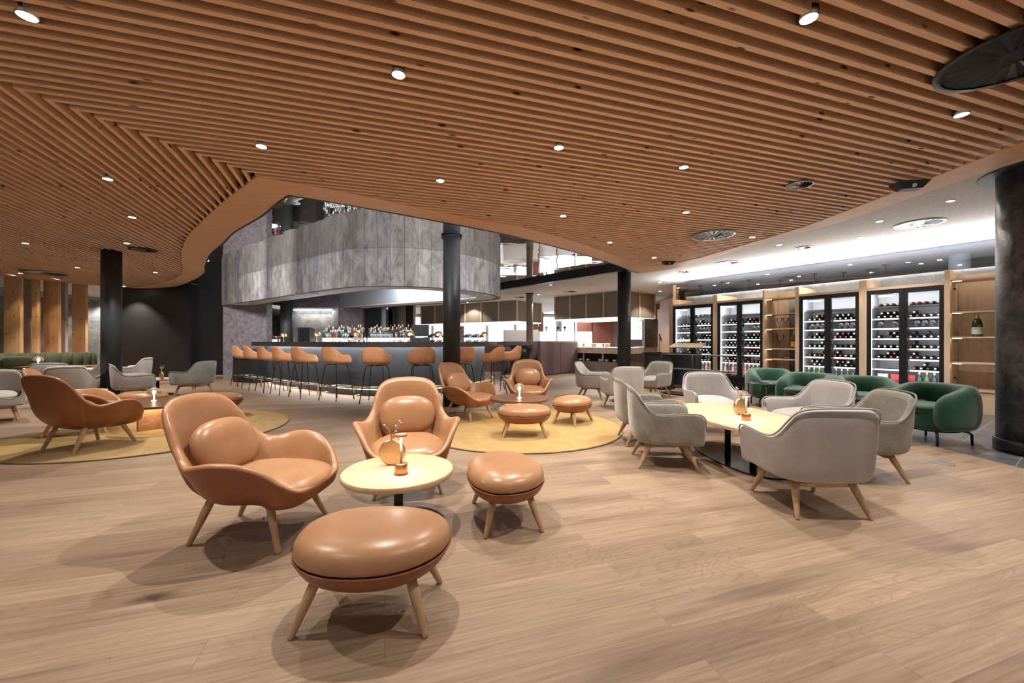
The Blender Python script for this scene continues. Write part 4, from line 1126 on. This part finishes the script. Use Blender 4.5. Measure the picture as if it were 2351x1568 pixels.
def decanter(t, d, z, lab, flat=False, s=1.0):
    q = MB()
    if flat: q.lathe([(.02, 0), (.11, .006), (.12, .02), (.03, .06), (.014, .10), (.014, .20), (.025, .23)], n=28, cap1=False)
    else: q.lathe([(.04, 0), (.005, .006), (.004, .11), (.03, .13), (.055, .18), (.05, .24)], n=24, cap1=False)
    o = q.build('decanter' if flat else 'wine_glass', M_GLASSW); p = wp(t, d); o.location = (p[0], p[1], z+.001); o.scale = (s, s, s)
    tag(o, lab, 'decanter' if flat else 'glass')
decanter(wt(1800), .18, .77, 'flat glass decanter on the lowest open narrow shelf', True)
decanter(wt(1785), .15, 1.0, 'large wine glass beside the orange-labelled bottle', False, 1.3)
decanter(wt(1782), .15, 1.44, 'left wine glass on the upper narrow oak shelf')
decanter(wt(1795), .20, 1.44, 'right wine glass on the upper narrow oak shelf')
for i, z in enumerate((2.02, 1.16, .55)):
    q = MB(); q.tube([(0, 0, 0), (0, -.03, 0)], .012, 10); o = q.build('shelf_spotlight', M_BLACK)
    p = wp(ts[5][1]+.03, .06); o.location = (p[0], p[1], z)
    tag(o, '%s tiny black spotlight on the right oak shelf side' % ['upper', 'middle', 'lower'][i], 'spotlight')
# LED up-lights on top of the oak wall wash the ceiling
q = MB(); [wb(q, wt(a)+.03, wt(b)-.03, .30, .33, 2.147, 2.155) for a, b in FX]; q.build('cornice_led', M_LED, oak)
area((wp(1.7, .45)[0], wp(1.7, .45)[1], 2.36), 3.4, .12, 120, (1, .97, .95), (pi, 0, WRZ), 'cornice_light')
area((wp(5.0, .45)[0], wp(5.0, .45)[1], 2.38), 3.4, .12, 150, (1, .97, .95), (pi, 0, WRZ), 'cornice_light')
# pendants beyond the glass
for i, (x, y) in enumerate(((1608, 655), (1658, 646), (1720, 642), (1791, 641), (1870, 628), (1937, 624), (2033, 607))):
    X, Y = gp(x, y, HC); t = thing('pendant_lamp', '%s thin black pendant beyond the glass above the wine wall' % ['first', 'second', 'third', 'fourth', 'fifth', 'sixth', 'seventh'][i], 'pendant lamp', (X, Y, 0), 0, 'pendants beyond the wine wall')
    q = MB(); q.lathe([(.06, HC-.035), (.06, HC)], n=20); q.build('canopy', M_BLACK, t)
    q = MB(); q.tube([(0, 0, HC-.03), (0, 0, 1.75)], .008, 6); q.build('rod', M_BLACK, t)
    q = MB(); q.lathe([(.03, 1.55), (.05, 1.57), (.03, 1.76)], n=16); q.build('shade', M_BLACK, t)

# ================================================================ WHITE CEILING FITTINGS
def vent(x, y, z, r, label, mat=M_STEEL, dark=False):
    X, Y = gp(x, y, z); t = thing('ceiling_vent', label, 'air vent', (X, Y, z), 0)
    q = MB(); q.lathe([(r*.90, -.012), (r, -.012), (r, -.001), (r*.90, -.001)], n=40, cap0=False, cap1=False); q.build('frame', M_BLACK if dark else mat, t)
    q = MB(); q.lathe([(r*.9, -.004), (r*.9, -.001)], n=40); q.build('backing', M_BLACK, t)
    q = MB()
    for k in range(20):
        a = 2*pi*k/20; c, s = cos(a), sin(a); c2, s2 = cos(a+.16), sin(a+.16)
        q.add([(c*r*.25, s*r*.25, -.010), (c*r*.88, s*r*.88, -.010), (c2*r*.88, s2*r*.88, -.005), (c2*r*.25, s2*r*.25, -.005)], [(0, 1, 2, 3)])
    q.build('blades', M_BLACK if dark else mat, t)
vent(2110, 513, HC, .28, 'large round swirl vent in the white ceiling near the black stone column')
vent(1672, 603, HC, .24, 'round swirl vent in the white ceiling past the slat tip')
vent(1637, 540, HW-.004, .32, 'steel swirl vent set in the far slats left of the right band')
vent(2330, 128, HW-.02, .34, 'big black swirl vent in the top right corner of the slats', M_BLACK, True)
vent(1835, 424, HW-.006, .13, 'grey round loudspeaker in the slats at right')
vent(105, 627, HW-.006, .42, 'round vent in the slats above the timber boards', M_STEEL)
vent(330, 573, HW-.006, .20, 'black vent in the slats right of the big column', M_BLACK, True)
vent(1845, 568, HC, .13, 'small grey disc in the white ceiling below the large vent')
vent(1571, 624, HC, .14, 'small grey disc in the white ceiling beside the slat tip')
vent(1308, 669, HC, .24, 'dark round vent in the white ceiling above the hood panels')
vent(1192, 682, HC, .24, 'dark round vent left of the thin taupe column')
wl_ = [(2019, 508), (1789, 562), (1605, 601), (2045, 540), (1975, 545), (1700, 617), (1885, 587), (1640, 655), (1835, 634), (2085, 602), (1515, 648), (1557, 661), (1740, 652)]
for x, y in wl_:
    X, Y = gp(x, y, HC); downlight(X, Y, HC-.006, 60, 'small white downlight recessed in the perforated white ceiling', 'downlights in the white ceiling', 110, .03, (1, .93, .86), 1.0)
for X, Y in ((1.0, 15), (3.4, 15.5), (5.2, 14), (-2, 18), (1.2, 12.4), (-3, 16.2), (6.5, 12), (3, 19), (5.5, 5.0), (5.6, 3.0), (5.6, 1.0), (-13.6, 13.6), (-13.6, 16), (-14.6, 15)):
    downlight(X, Y, HC-.006, 150 if X > -10 else 420, 'small downlight recessed in the ceiling away from the slats', 'downlights over the buffet and tiles', 120, .05, (1, .92, .84))
# black projector boxes
def dev(x, y, z, lab, s, rz):
    X, Y = gp(x, y, z); t = thing('ceiling_sensor', lab, 'ceiling device', (X, Y, z), rz)
    q = MB(); q.add([(-s, -s*.5, 0), (s, -s*.5, 0), (s, s*.5, 0), (-s, s*.5, 0), (-s*.6, -s*.35, -s*.5), (s*.6, -s*.35, -s*.5), (s*.6, s*.35, -s*.5), (-s*.6, s*.35, -s*.5)],
                    [(0, 1, 2, 3), (4, 7, 6, 5), (0, 4, 5, 1), (1, 5, 6, 2), (2, 6, 7, 3), (3, 7, 4, 0)]); q.build('housing', M_BLACK, t)
    q = MB(); q.tube([(0, -s*.36, -s*.3), (0, -s*.48, -s*.33)], s*.14, 12); q.build('lens', M_STEEL, t)
dev(2088, 420, HW-.007, 'black projector box at the edge of the slats beside the right band', .15, -.2)
dev(1535, 601, HW-.007, 'small black projector box near the slat tip', .13, 0)
dev(1317, 586-2, HW-.007, 'tiny black camera under the timber band', .04, 0)
# cut in the left slats
# ================================================================ HANGING HOODS AND BUFFET
def hood(nm, foot, z0, z1, label, panels):
    t = thing('hanging_hood', label, 'extraction hood', (foot[0][0], foot[0][1], 0)); ox, oy = foot[0]
    P = [(x-ox, y-oy) for x, y in foot]
    q = MB(); q.prism(P, z0, z1); q.build('casing', M_TAUPE, t)
    q = MB(); q.prism([(x*.999, y*.999) for x, y in P], z0-.05, z0-.005); q.build('light_rim', M_LEDH, t)
    k = 0
    for i, n in enumerate(panels):
        a = Vector(P[i]); b = Vector(P[(i+1) % len(P)])
        for j in range(n+1):
            p = a.lerp(b, j/n)
            q = MB(); q.box((p.x, p.y, (z0+z1)/2), (.06, .06, z1-z0), atan2((b-a).y, (b-a).x)); q.build('oak_batten', M_OAK, t)
M_LEDH = emit('hood_light', (.95, .97, 1.0), .9)
hood('h1', [(-4.6, 20.2), (.215, 17.07), (1.37, 18.65), (-3.2, 21.8)], 2.03, HC-.002, 'long taupe hood with oak battens hanging behind the drum', [6, 2, 1, 1])
hood('h2', [(1.72, 15.9), (3.84, 13.86), (5.4, 15.1), (3.3, 17.2)], 2.02, HC-.002, 'taupe hood with oak battens hanging behind the right black column', [4, 2, 1, 1])
t = thing('buffet_counter', 'marble-topped buffet counter with open shelf of bowls', 'counter', (3.84, 13.5, 0)); ox, oy = 3.84, 13.5
a0 = (1.3, 16.1); a1 = (3.84, 13.55); a2 = (5.35, 15.0); a3 = (2.8, 17.6)
def rel(ps): return [(x-ox, y-oy) for x, y in ps]
q = MB(); q.prism(rel([a0, a1, a2, a3]), .72, .93); q.build('marble_top', M_MARBLE, t)
q = MB(); q.prism(rel([(1.5, 16.1), (3.84, 13.75), (5.15, 15.0), (2.8, 17.3)]), 0, .42); q.prism(rel([(1.8, 16.2), (3.94, 14.05), (5.15, 15.0), (2.8, 17.3)]), .42, .719); q.build('base', M_TAUPE, t)
for k in range(5):
    p = Vector((1.5, 16.1)).lerp(Vector((3.84, 13.75)), k/4); q = MB(); q.box((p.x-ox+.02, p.y-oy+.02, .36), (.05, .05, .715), radians(-45)); q.build('oak_batten', M_OAK, t)
q = MB(); q.prism(rel([(1.75, 16.12), (3.9, 13.97), (3.96, 14.03), (1.81, 16.18)]), .425, .718); q.build('shelf_recess', M_BLACK, t)
bw = MB(); bw.lathe([(.03, 0), (.06, .03), (.075, .085), (.070, .085), (.05, .03)], n=18, cap1=False); bwm = bw.mesh('bowl', M_PORC)
bd = Vector((3.84-1.5, 13.75-16.1)).normalized()
for x in (1333, 1350, 1378, 1393, 1411):
    k = (x-CX)/F; A = Vector((1.62, 16.10))
    s_ = (k*A.y-A.x)/(bd.x-k*bd.y); p = A+bd*s_
    o = bpy.data.objects.new('bowl', bwm); COL.objects.link(o); o.location = (p.x, p.y, .421); tag(o, 'white porcelain bowl on the open shelf of the marble buffet', 'bowl', 'bowls in the buffet shelf')
# chafing stands on the buffet
for i, (x, Y) in enumerate(((1335, 15.9), (1356, 15.7), (1385, 15.4))):
    t = thing('serving_stand', 'white serving stand on the marble buffet, %s' % ['leftmost', 'middle one', 'rightmost'][i], 'serving stand', (rp(x, Y), Y, .931), .6, 'stands on the buffet')
    q = MB(); q.bb(-.22, .22, -.16, .16, .14, .155); q.build('tray', M_PORC, t)
    for sx in (-1, 1):
        q = MB(); q.bb(sx*.2-.01, sx*.2+.01, -.14, .14, 0, .14); q.build('leg', M_PORC, t)
# glass display shelf with glasses right of column 3
t = thing('glass_cabinet', 'glass-fronted rack of drinking glasses on the buffet right of the black column', 'display cabinet', (rp(1484, 14.9), 14.9, .931), .75)
q = MB()
for z in (.02, .38, .70, 1.0): q.bb(-.5, .5, -.2, .2, z, z+.015)
q.build('shelf', M_STEEL, t)
for sx in (-.5, -.05, .5): q = MB(); q.bb(sx-.012, sx+.012, -.2, -.18, 0, 1.05); q.build('post', M_STEEL, t)
q = MB(); q.bb(-.5, .5, -.215, -.21, 0, 1.05); q.build('glass_pane', M_GLASSW, t)
# booth of mauve leather
t = thing('booth_partition', 'mauve leather-padded back of the dining booth beside the bar', 'booth', (1.0, 13.3, 0))
A = Vector((.95, 13.25)); B = Vector((2.49, 15.0)); d = (B-A).normalized(); rz = atan2(d.y, d.x); L_ = (B-A).length
for k in range(2):
    q = MB(); q.bb(k*L_/2+.006, (k+1)*L_/2-.006, 0, .14, .01, 1.14); o = q.build('back_panel', M_BOOTH, t, (A.x-1.0, A.y-13.3, 0), rz)
    bv = o.modifiers.new('b', 'BEVEL'); bv.width = .03; bv.segments = 4
q = MB(); q.bb(0, L_, .02, .12, 1.135, 1.16); q.build('top_rail', M_BLACK, t, (A.x-1.0, A.y-13.3, 0), rz)
q = MB(); q.bb(-.75, .42, .35, .46, .01, 1.15); q.build('side_panel', M_BOOTH, t)
q = MB(); q.bb(-1.25, -.7, 1.2, 1.3, 0, 1.15); q.bb(-2.1, .45, 1.9, 2.0, 0, 1.15); q.bb(-.35, .0, .5, 1.8, 0, .45); q.build('inner_bench', M_BOOTH, t)
t = thing('booth_table', 'black pedestal table with pale edge inside the mauve booth', 'table', (.05, 13.3, 0))
q = MB(); q.bb(-.55, .65, -.3, .3, .99, 1.02); q.build('table_top', M_BLACKGLOSS, t)
q = MB(); q.bb(-.1, .45, -.15, .15, 0, .989); q.build('pedestal', M_BLACK, t)
for i, (x, Y) in enumerate(((1172, 12.2), (1190, 12.6))):
    t = thing('round_bar_chair', 'black round bar chair by the booth table, %s one' % ['left', 'right'][i], 'bar chair', (rp(x, Y), Y, 0), 0, 'black bar chairs')
    q = MB(); q.lathe([(.20, .72), (.23, .76), (.23, .88), (.20, .90)], n=24); q.build('seat', M_BLACK, t)
    for a in (.8, 2.4, 3.9, 5.5):
        q = MB(); q.tube([(.17*cos(a), .17*sin(a), .73), (.24*cos(a), .24*sin(a), 0)], .011, 6); q.build('leg', M_BLACK, t)
# windows and coloured walls far behind
def pane_wall(x0, x1, Y, z0, z1, nm):
    q = MB(); q.bb(x0, x1, Y, Y+.05, z0, z1); o = struct(q.build(nm, M_WIN)); return o
Yw = 25.5
xs = [(-6.6, -5.2), (-5.0, -3.4), (-3.2, -1.7), (-1.5, .1), (.3, 1.3), (1.9, 2.9), (3.2, 4.6), (6.4, 8.3)]
for i, (a, b) in enumerate(xs): pane_wall(a, b, Yw, .2, 2.7, 'window_%d' % (i+2))
q = MB(); q.bb(-14, 14, Yw+.06, Yw+.2, 0, 2.91); struct(q.build('wall_windows', M_STONEB))
q = MB(); q.bb(1.28, 1.9, 24.0, 24.1, 0, 2.9); q.bb(-3.35, -2.9, 24, 24.1, 0, 2.9); struct(q.build('wall_red', M_TERRA))
q = MB(); q.bb(3.2, 5.0, 19.6, 19.7, 0, 2.9); struct(q.build('wall_terracotta', M_TERRA))
q = MB(); q.bb(5.0, 5.4, 19.6, 19.7, 0, 2.9); q.bb(5.4, 6.4, 19.6, 19.7, 0, 1.25); struct(q.build('wall_lilac', M_LILAC))
q = MB(); q.bb(5.4, 6.5, 20.6, 20.65, .3, 2.7); struct(q.build('window_10', M_WIN))
q = MB(); q.bb(6.15, 6.9, 18.4, 18.5, 0, 2.9); struct(q.build('wall_timber', M_VENEER))
q = MB(); q.prism([(6.2, 17.0), (5.85, 14.2), (5.95, 14.2), (6.3, 17.0)], 0, 2.5); q.prism([(5.85, 14.2), (4.85, 12.0), (4.95, 12.0), (5.95, 14.2)], 2.35, 2.85)
q.prism([(6.3, 17.0), (5.9, 13.6), (6.5, 13.6)], 0, 2.85); struct(q.build('wall_oak', M_VENEER))
q = MB(); q.prism([(5.2, 13.0), (6.0, 14.6), (6.1, 14.5), (5.3, 12.9)], 0, 2.35); struct(q.build('wall_oak_side', M_VENEER))
# plants and ledge before the windows
t = thing('planter_ledge', 'bright white frosted ledge carrying small plants before the windows', 'ledge', (1.7, 18.9, 0))
q = MB(); q.bb(-.4, 2.1, -.1, .1, .9, 1.62); q.build('frosted_panel', M_FROST if 'M_FROST' in globals() else M_SCREEN, t)
for k in range(4):
    q = MB(); q.bb(-.42+k*.84-.015, -.42+k*.84+.015, -.12, .12, 0, 2.2); q.build('post', M_BLACK, t)
pr = random.Random(5)
for i, x in enumerate((1236, 1254, 1281, 1297)):
    t = thing('potted_plant', '%s small potted plant on the white ledge before the windows' % ['first', 'second', 'third', 'fourth'][i], 'potted plant', (rp(x, 18.9), 18.9, 1.621), 0, 'plants on the ledge')
    q = MB(); q.lathe([(.05, 0), (.065, .10)], n=14); q.build('pot', M_STEEL, t)
    q = MB()
    for k in range(16):
        a = pr.uniform(0, 6.28); r = pr.uniform(.04, .14); h = pr.uniform(.06, .2); w = .03
        q.add([(0, 0, .09), (cos(a)*r*.6-sin(a)*w, sin(a)*r*.6+cos(a)*w, .09+h*.7), (cos(a)*r, sin(a)*r, .09+h), (cos(a)*r*.6+sin(a)*w, sin(a)*r*.6-cos(a)*w, .09+h*.7)], [(0, 1, 2, 3)])
    q.build('foliage', M_LEAF if i < 2 else M_LEAFD, t)
# white kitchen block and glass racks behind the bar
q = MB(); q.bb(-.35, 1.05, 15.9, 16.5, 0, 1.62); tag(q.build('kitchen_cabinet', M_WHITE), 'white kitchen cabinet behind the thin taupe column', 'cabinet')
t = thing('display_rack', 'steel rack of dark baskets and cutlery under the long hood', 'rack', (-2.5, 16.9, 0), -.35)
q = MB()
for z in (1.05, 1.32): q.bb(-1.3, 1.6, -.25, .25, z, z+.025)
q.build('shelf', M_STEEL, t)
q = MB(); q.bb(-1.3, 1.6, -.2, .2, 0, 1.0); q.build('base_cabinet', M_STEEL, t)
for z in (1.076, 1.346):
    for k in range(8):
        q = MB(); q.add([(-.13, -.15, .03), (.13, -.15, .03), (.13, .15, .13), (-.13, .15, .13), (-.10, -.13, 0), (.10, -.13, 0), (.10, .13, .08), (-.10, .13, .08)], [(0, 1, 2, 3), (4, 7, 6, 5), (0, 4, 5, 1), (1, 5, 6, 2), (2, 6, 7, 3), (3, 7, 4, 0)])
        q.build('basket', M_BLACK, t, (-1.05+k*.35, 0, z))
# ================================================================ HOST DESK, CONSOLE
t = thing('host_desk', 'black host desk with rounded end in front of the first wine fridge', 'desk', (3.52, 9.75, 0), 0)
q = MB(); q.prism([(-.28, .0), (.18, -.35), (.42, -.1), (.0, .32)], 0, .86); q.build('body', M_BLACK, t)
q = MB(); q.prism([(-.34, .0), (.2, -.42), (.50, -.1), (.0, .38)], .862, .885); q.build('top', M_BLACKGLOSS, t)
t = thing('lectern', 'lectern with sloping pale wood top and dark cabinet behind the console', 'lectern', (4.35, 9.95, 0), -.75)
q = MB(); q.add([(-.36, -.20, .99), (.40, -.20, .99), (.40, .22, 1.09), (-.36, .22, 1.09), (-.36, -.20, 1.015), (.40, -.20, 1.015), (.40, .22, 1.115), (-.36, .22, 1.115)], [(0, 3, 2, 1), (4, 5, 6, 7), (0, 1, 5, 4), (1, 2, 6, 5), (2, 3, 7, 6), (3, 0, 4, 7)]); q.build('reading_top', M_OAKX, t)
q = MB(); q.bb(-.3, .3, -.18, .2, .08, .86); q.build('cabinet', M_DARKCOL, t)
for sx in (-.25, .25): q = MB(); q.bb(sx-.012, sx+.012, -.02, .02, .861, 1.03); q.build('post', M_STEEL, t)
t = thing('reading_lamp', 'slim black reading lamp standing on the host desk', 'lamp', (rp(1514, 9.7), 9.7, .886))
q = MB(); q.lathe([(.05, 0), (.05, .012)], n=20); q.build('base', M_BLACK, t)
q = MB(); q.tube([(0, 0, .01), (0, 0, .43)], .006, 8); q.build('stem', M_BLACK, t)
q = MB(); q.tube([(0.0, 0, .45), (.045, 0, .28)], .016, 12); q.build('head', M_BLACK, t)
t = thing('console_rack', 'open black metal console with thin rods and grey shelves beside the host desk', 'console', (3.85, 8.3, 0), -.98)
for z in (.02, .55, .86):
    q = MB(); q.bb(-.75, .75, -.17, .17, z, z+.016); q.build('shelf', M_DARKCOL, t)
for sx in (-.74, 0, .74):
    for sy in (-.16, .16):
        q = MB(); q.tube([(sx, sy, 0), (sx, sy, .86)], .007, 6); q.build('rod', M_BLACK, t)
# ================================================================ LEFT BACKGROUND
def fin_board(x0, x1, Y, lab, pale=False, rz=0.0):
    a, b = rp(x0, Y), rp(x1, Y); q = MB(); q.bb(-(b-a)/2, (b-a)/2, -.04, .04, 0, HC+.008)
    o = q.build('timber_board', M_PALEPINE if pale else M_SPRUCE); o.location = ((a+b)/2, Y, 0); o.rotation_euler = (0, 0, rz)
    tag(o, lab, 'timber board', 'tall timber boards behind the sofa')
M_PALEPINE = wood('whitewashed_pine', (.62, .56, .56), (.52, .46, .46), .5, 2, 1, True, (.30, .2, .18))
fin_board(13, 50, 10.9, 'widest knotty spruce board at the far left behind the sofa')
fin_board(53, 76, 11.4, 'whitewashed pine board right of the widest spruce board', True)
fin_board(77, 89, 11.2, 'narrow spruce board turned edge-on between two gaps')
fin_board(103, 137, 11.6, 'knotty spruce board in the middle of the row')
fin_board(138, 153, 12.0, 'narrow whitewashed board right of the middle spruce board', True)
fin_board(168, 199, 12.3, 'rightmost knotty spruce board beside the white corridor')
q = MB(); q.prism([(-17, 12.2), (-13.9, 14.2), (-13.9, 14.4), (-17, 12.4)], 0, 2.6); struct(q.build('wall_stone_left', M_STONEB))
q = MB(); q.bb(-16, -12.3, 17.5, 17.6, 0, HC); struct(q.build('wall_corridor', M_WHITE))
q = MB(); q.bb(-14.1, -12.45, 14.75, 14.85, 2.12, 2.2); q.bb(-12.95, -12.6, 14.75, 14.85, 0, 2.12); struct(q.build('door_1', M_BLACK))
q = MB(); q.bb(-13.35, -13.22, 14.6, 14.64, 1.55, 2.1); tag(q.build('wall_screen', M_SCREEN), 'thin lit screen on the corridor door frame behind the column', 'screen')
# green sofa
t = thing('sofa', 'long olive velvet sofa with channel-stitched back before the timber boards', 'sofa', (-11.75, 10.7, 0))
path = [(-1.9, -3.6), (-1.6, -2.4), (-1.15, -1.2), (-.6, -.3), (.15, .45)]
pp = crv([(a, b, 0) for a, b in path], 6); tot = len(pp)
chn = []
for i in range(len(pp)-1):
    a, b = pp[i], pp[i+1]; dd = (b-a); L1 = dd.length; rz = atan2(dd.y, dd.x); m_ = (a+b)/2
    q = MB()
    q.rings([[(-L1/2*.97, 0, .30), (-L1/2, .06, .84), (-L1/2, .14, .84), (-L1/2, .2, .05)], [(0, -.05, .32), (0, .02, .85), (0, .15, .86), (0, .22, .05)], [(L1/2*.97, 0, .30), (L1/2, .06, .84), (L1/2, .14, .84), (L1/2, .2, .05)]])
    q.build('back_channel', M_OLIVEV, t, (m_.x, m_.y, 0), rz)
sA = [(p.x, p.y) for p in pp]; sB = offs(sA, -.55)
q = MB(); q.band(sA, sB, .30, .44); q.build('seat_cushion', M_OLIVEV, t)
q = MB(); q.band(sA, offs(sA, -.48), .06, .299); q.build('base', M_OLIVEV, t)
for i, (px, py, rz) in enumerate(((-1.35, -1.75, 1.2), (-.75, -.75, .9))):
    q = pad_mb(.26, .17, .12, 3.5); place(q, (0, 0, 0), rx=radians(78)); o = q.build('cushion', M_OLIVEV); o.location = (-11.75+px+.24, 10.7+py-.08, .62); o.rotation_euler = (0, 0, rz)
    tag(o, ['olive striped cushion on the sofa left of the glass lamp', 'olive cushion on the sofa right of the glass lamp'][i], 'cushion')
# ================================================================ ON AND BEHIND THE BAR
BAR_Z = 1.142
t = None
for i, x in enumerate((693, 700, 707, 714)):
    Y = 9.25; q = MB(); q.add([(-.03, -.12, 0), (.03, -.12, 0), (.03, .12, 0), (-.03, .12, 0), (-.03, -.12, .33), (.03, -.12, .29), (.03, .12, .29), (-.03, .12, .33)], [(0, 3, 2, 1), (4, 5, 6, 7), (0, 1, 5, 4), (1, 2, 6, 5), (2, 3, 7, 6), (3, 0, 4, 7)])
    o = q.build('menu_folder', M_BLACK); o.location = (rp(x, Y), Y, BAR_Z+.001); tag(o, 'upright black menu folder on the left part of the bar', 'menu folder', 'black menus on the bar')
def spirit(nm, glass, cap, sh):
    q = MB(); r = .04
    if sh == 0: q.lathe([(r*.9, 0), (r, .01), (r, .17), (r*.8, .20), (.014, .225), (.014, .28)], n=14)
    elif sh == 1: q.lathe([(r*1.15, 0), (r*1.2, .01), (r*1.1, .13), (.016, .18), (.014, .25)], n=14)
    else: q.lathe([(r*.8, 0), (r*.8, .19), (.015, .26), (.013, .32)], n=14)
    q.mat = 1; zt = (.28, .25, .32)[sh]; q.lathe([(.016, zt-.01), (.016, zt+.03)], n=12)
    q.mat = 2; q.lathe([(r*(1.01, 1.19, .815)[sh], .04), (r*(1.01, 1.16, .815)[sh], .11)], n=14, cap0=False, cap1=False)
    return q.mesh('spirit_bottle', [glass, cap, M_LABEL])
SP = [spirit('a', M_BOT_CLEAR, M_CAPW, 0), spirit('b', M_BOT_CLEAR, M_CAPB, 1), spirit('c', M_BOT_CLEAR, M_CAPG, 2), spirit('d', M_BOT_GREEN, M_CAPW, 0), spirit('e', M_BOT_BROWN, M_CAPG, 1), spirit('f', M_BOT_CLEAR, M_CAPW, 1), spirit('g', M_BOT_DARK, M_CAPR, 2), spirit('h', M_BOT_ROSE, M_CAPW, 0)]
rr_ = random.Random(3)
def bott(x, Y, z, lab, grp):
    o = bpy.data.objects.new('spirit_bottle', rr_.choice(SP+SP[:3])); COL.objects.link(o); o.location = (rp(x, Y), Y, z); o.rotation_euler = (0, 0, rr_.uniform(0, 6))
    tag(o, lab, 'bottle', grp)
for x0, x1, Ya, Yb, n, lab, g, z in ((742, 838, 10.42, 10.0, 26, 'spirit bottle in the left cluster behind the bar', 'left spirit bottles', 1.136), (846, 945, 10.1, 9.85, 28, 'spirit bottle in the right cluster behind the bar', 'right spirit bottles', 1.136)):
    for k in range(n):
        f = (k+.5)/n; bott(x0+(x1-x0)*f, Ya+(Yb-Ya)*f+.02, z, lab, g)
for x0, x1, Ya, Yb, n, lab, g in ((748, 835, 10.62, 10.3, 18, 'tall spirit bottle in the rear row of the left cluster', 'left rear spirit bottles'), (850, 940, 10.32, 10.08, 20, 'tall spirit bottle in the rear row of the right cluster', 'right rear spirit bottles')):
    q = MB(); q.prism([(rp(x0-6, Ya-.06), Ya-.06), (rp(x1+6, Yb-.06), Yb-.06), (rp(x1+6, Yb+.09), Yb+.09), (rp(x0-6, Ya+.09), Ya+.09)], 1.136, 1.23)
    tag(q.build('bottle_riser', M_LEDC), 'white glowing riser under the rear %s bottles' % ('left' if x0 < 800 else 'right'), 'bottle step')
    for k in range(n):
        f = (k+.5)/n; bott(x0+(x1-x0)*f, Ya+(Yb-Ya)*f, 1.231, lab, g)
# drinking glasses right of the column
gm = MB(); gm.lathe([(.03, 0), (.004, .005), (.004, .09), (.03, .11), (.038, .15), (.034, .20)], n=14, cap1=False); gmm = gm.mesh('stem_glass', M_GLASSW)
for k in range(22):
    x = 1062+(k % 11)*3.9; Y = 10.3+(k//11)*.14; o = bpy.data.objects.new('stem_glass', gmm); COL.objects.link(o); o.location = (rp(x, Y), Y, 1.136+.0)
    tag(o, 'stemmed glass on the glass tray right of the black column', 'glass', 'stem glasses right of the column')
q = MB(); q.bb(rp(1056, 10.4), rp(1112, 10.4), 10.2, 10.55, .9, 1.135); tag(q.build('glass_tray', M_STEEL), 'steel tray block carrying stemmed glasses right of the black column', 'tray')
# till screen and terminal
t = thing('till_screen', 'black till monitor behind the bar left of the black column', 'monitor', (rp(965, 9.3), 9.3, 1.0), .15)
q = MB(); q.bb(-.20, .20, -.02, .02, .27, .54); q.build('screen', M_BLACK, t)
q = MB(); q.bb(-.24, .22, -.12, .12, 0, .24); q.build('terminal', M_DARKCOL, t)
# coffee machine in the niche
t = thing('coffee_machine', 'steel coffee machine with red cups in the stone niche', 'coffee machine', (rp(628, 12.9), 12.9, 0))
q = MB(); q.bb(-.32, .36, .0, .4, 1.05, 1.26); q.build('body', M_STEEL, t)
q = MB(); q.bb(-.5, 1.4, -.05, .5, 0, 1.049); q.build('bench', M_COUNTER, t)
for k in range(3): q = MB(); q.bb(-.25+k*.22, -.1+k*.22, -.015, -.001, 1.13, 1.22); q.build('display', M_SCREEN, t)
cm = MB(); cm.lathe([(.025, 0), (.04, .06), (.036, .06)], n=14, cap1=False); cmm = cm.mesh('cup', M_RED); cmw = cm.mesh('cup', M_PORC)
for k in range(14):
    o = bpy.data.objects.new('cup', cmm if k % 3 else cmw); COL.objects.link(o); o.location = (rp(628, 12.9)-.25+(k % 7)*.09, 13.0+(k//7)*.12, 1.261)
    tag(o, '%s cup stacked on top of the steel coffee machine' % ('red' if k % 3 else 'white'), 'cup', '%s cups on the coffee machine' % ('red' if k % 3 else 'white'))
# green potted herb next to the till, floor socket by the boundary
X, Y = gp(2166, 1064); q = MB(); q.lathe([(.075, .0005), (.075, .004)], n=32); o = q.build('floor_outlet', M_STEEL, None, (X, Y, 0)); tag(o, 'round steel floor outlet in the planks near the tile edge', 'floor outlet')
X, Y = gp(2268, 1042); q = MB(); q.lathe([(.09, .0), (.09, .003)], n=32); o = q.build('floor_outlet', M_STEEL, None, (X, Y, 0)); tag(o, 'round steel floor outlet in the tiles by the black column', 'floor outlet')
# ================================================================ LARGE LIGHTS THAT BELONG TO THE PLACE
area((-2.6, 11.0, 2.9), 2.2, 1.2, 150, (.92, .95, 1), (0, 0, .4), 'bar_worklight')
area((-6.4, 13.85, 2.20), 2.2, .1, 18, (1, .97, .92), (radians(-25), 0, 0), 'niche_light')
area((-1.5, 18.8, 1.95), 4.0, 1.0, 150, (.95, .97, 1), (0, 0, -.5), 'hood_worklight')
area((3.6, 15.6, 1.93), 2.0, 1.4, 90, (1, .96, .9), (0, 0, -.7), 'hood_worklight')
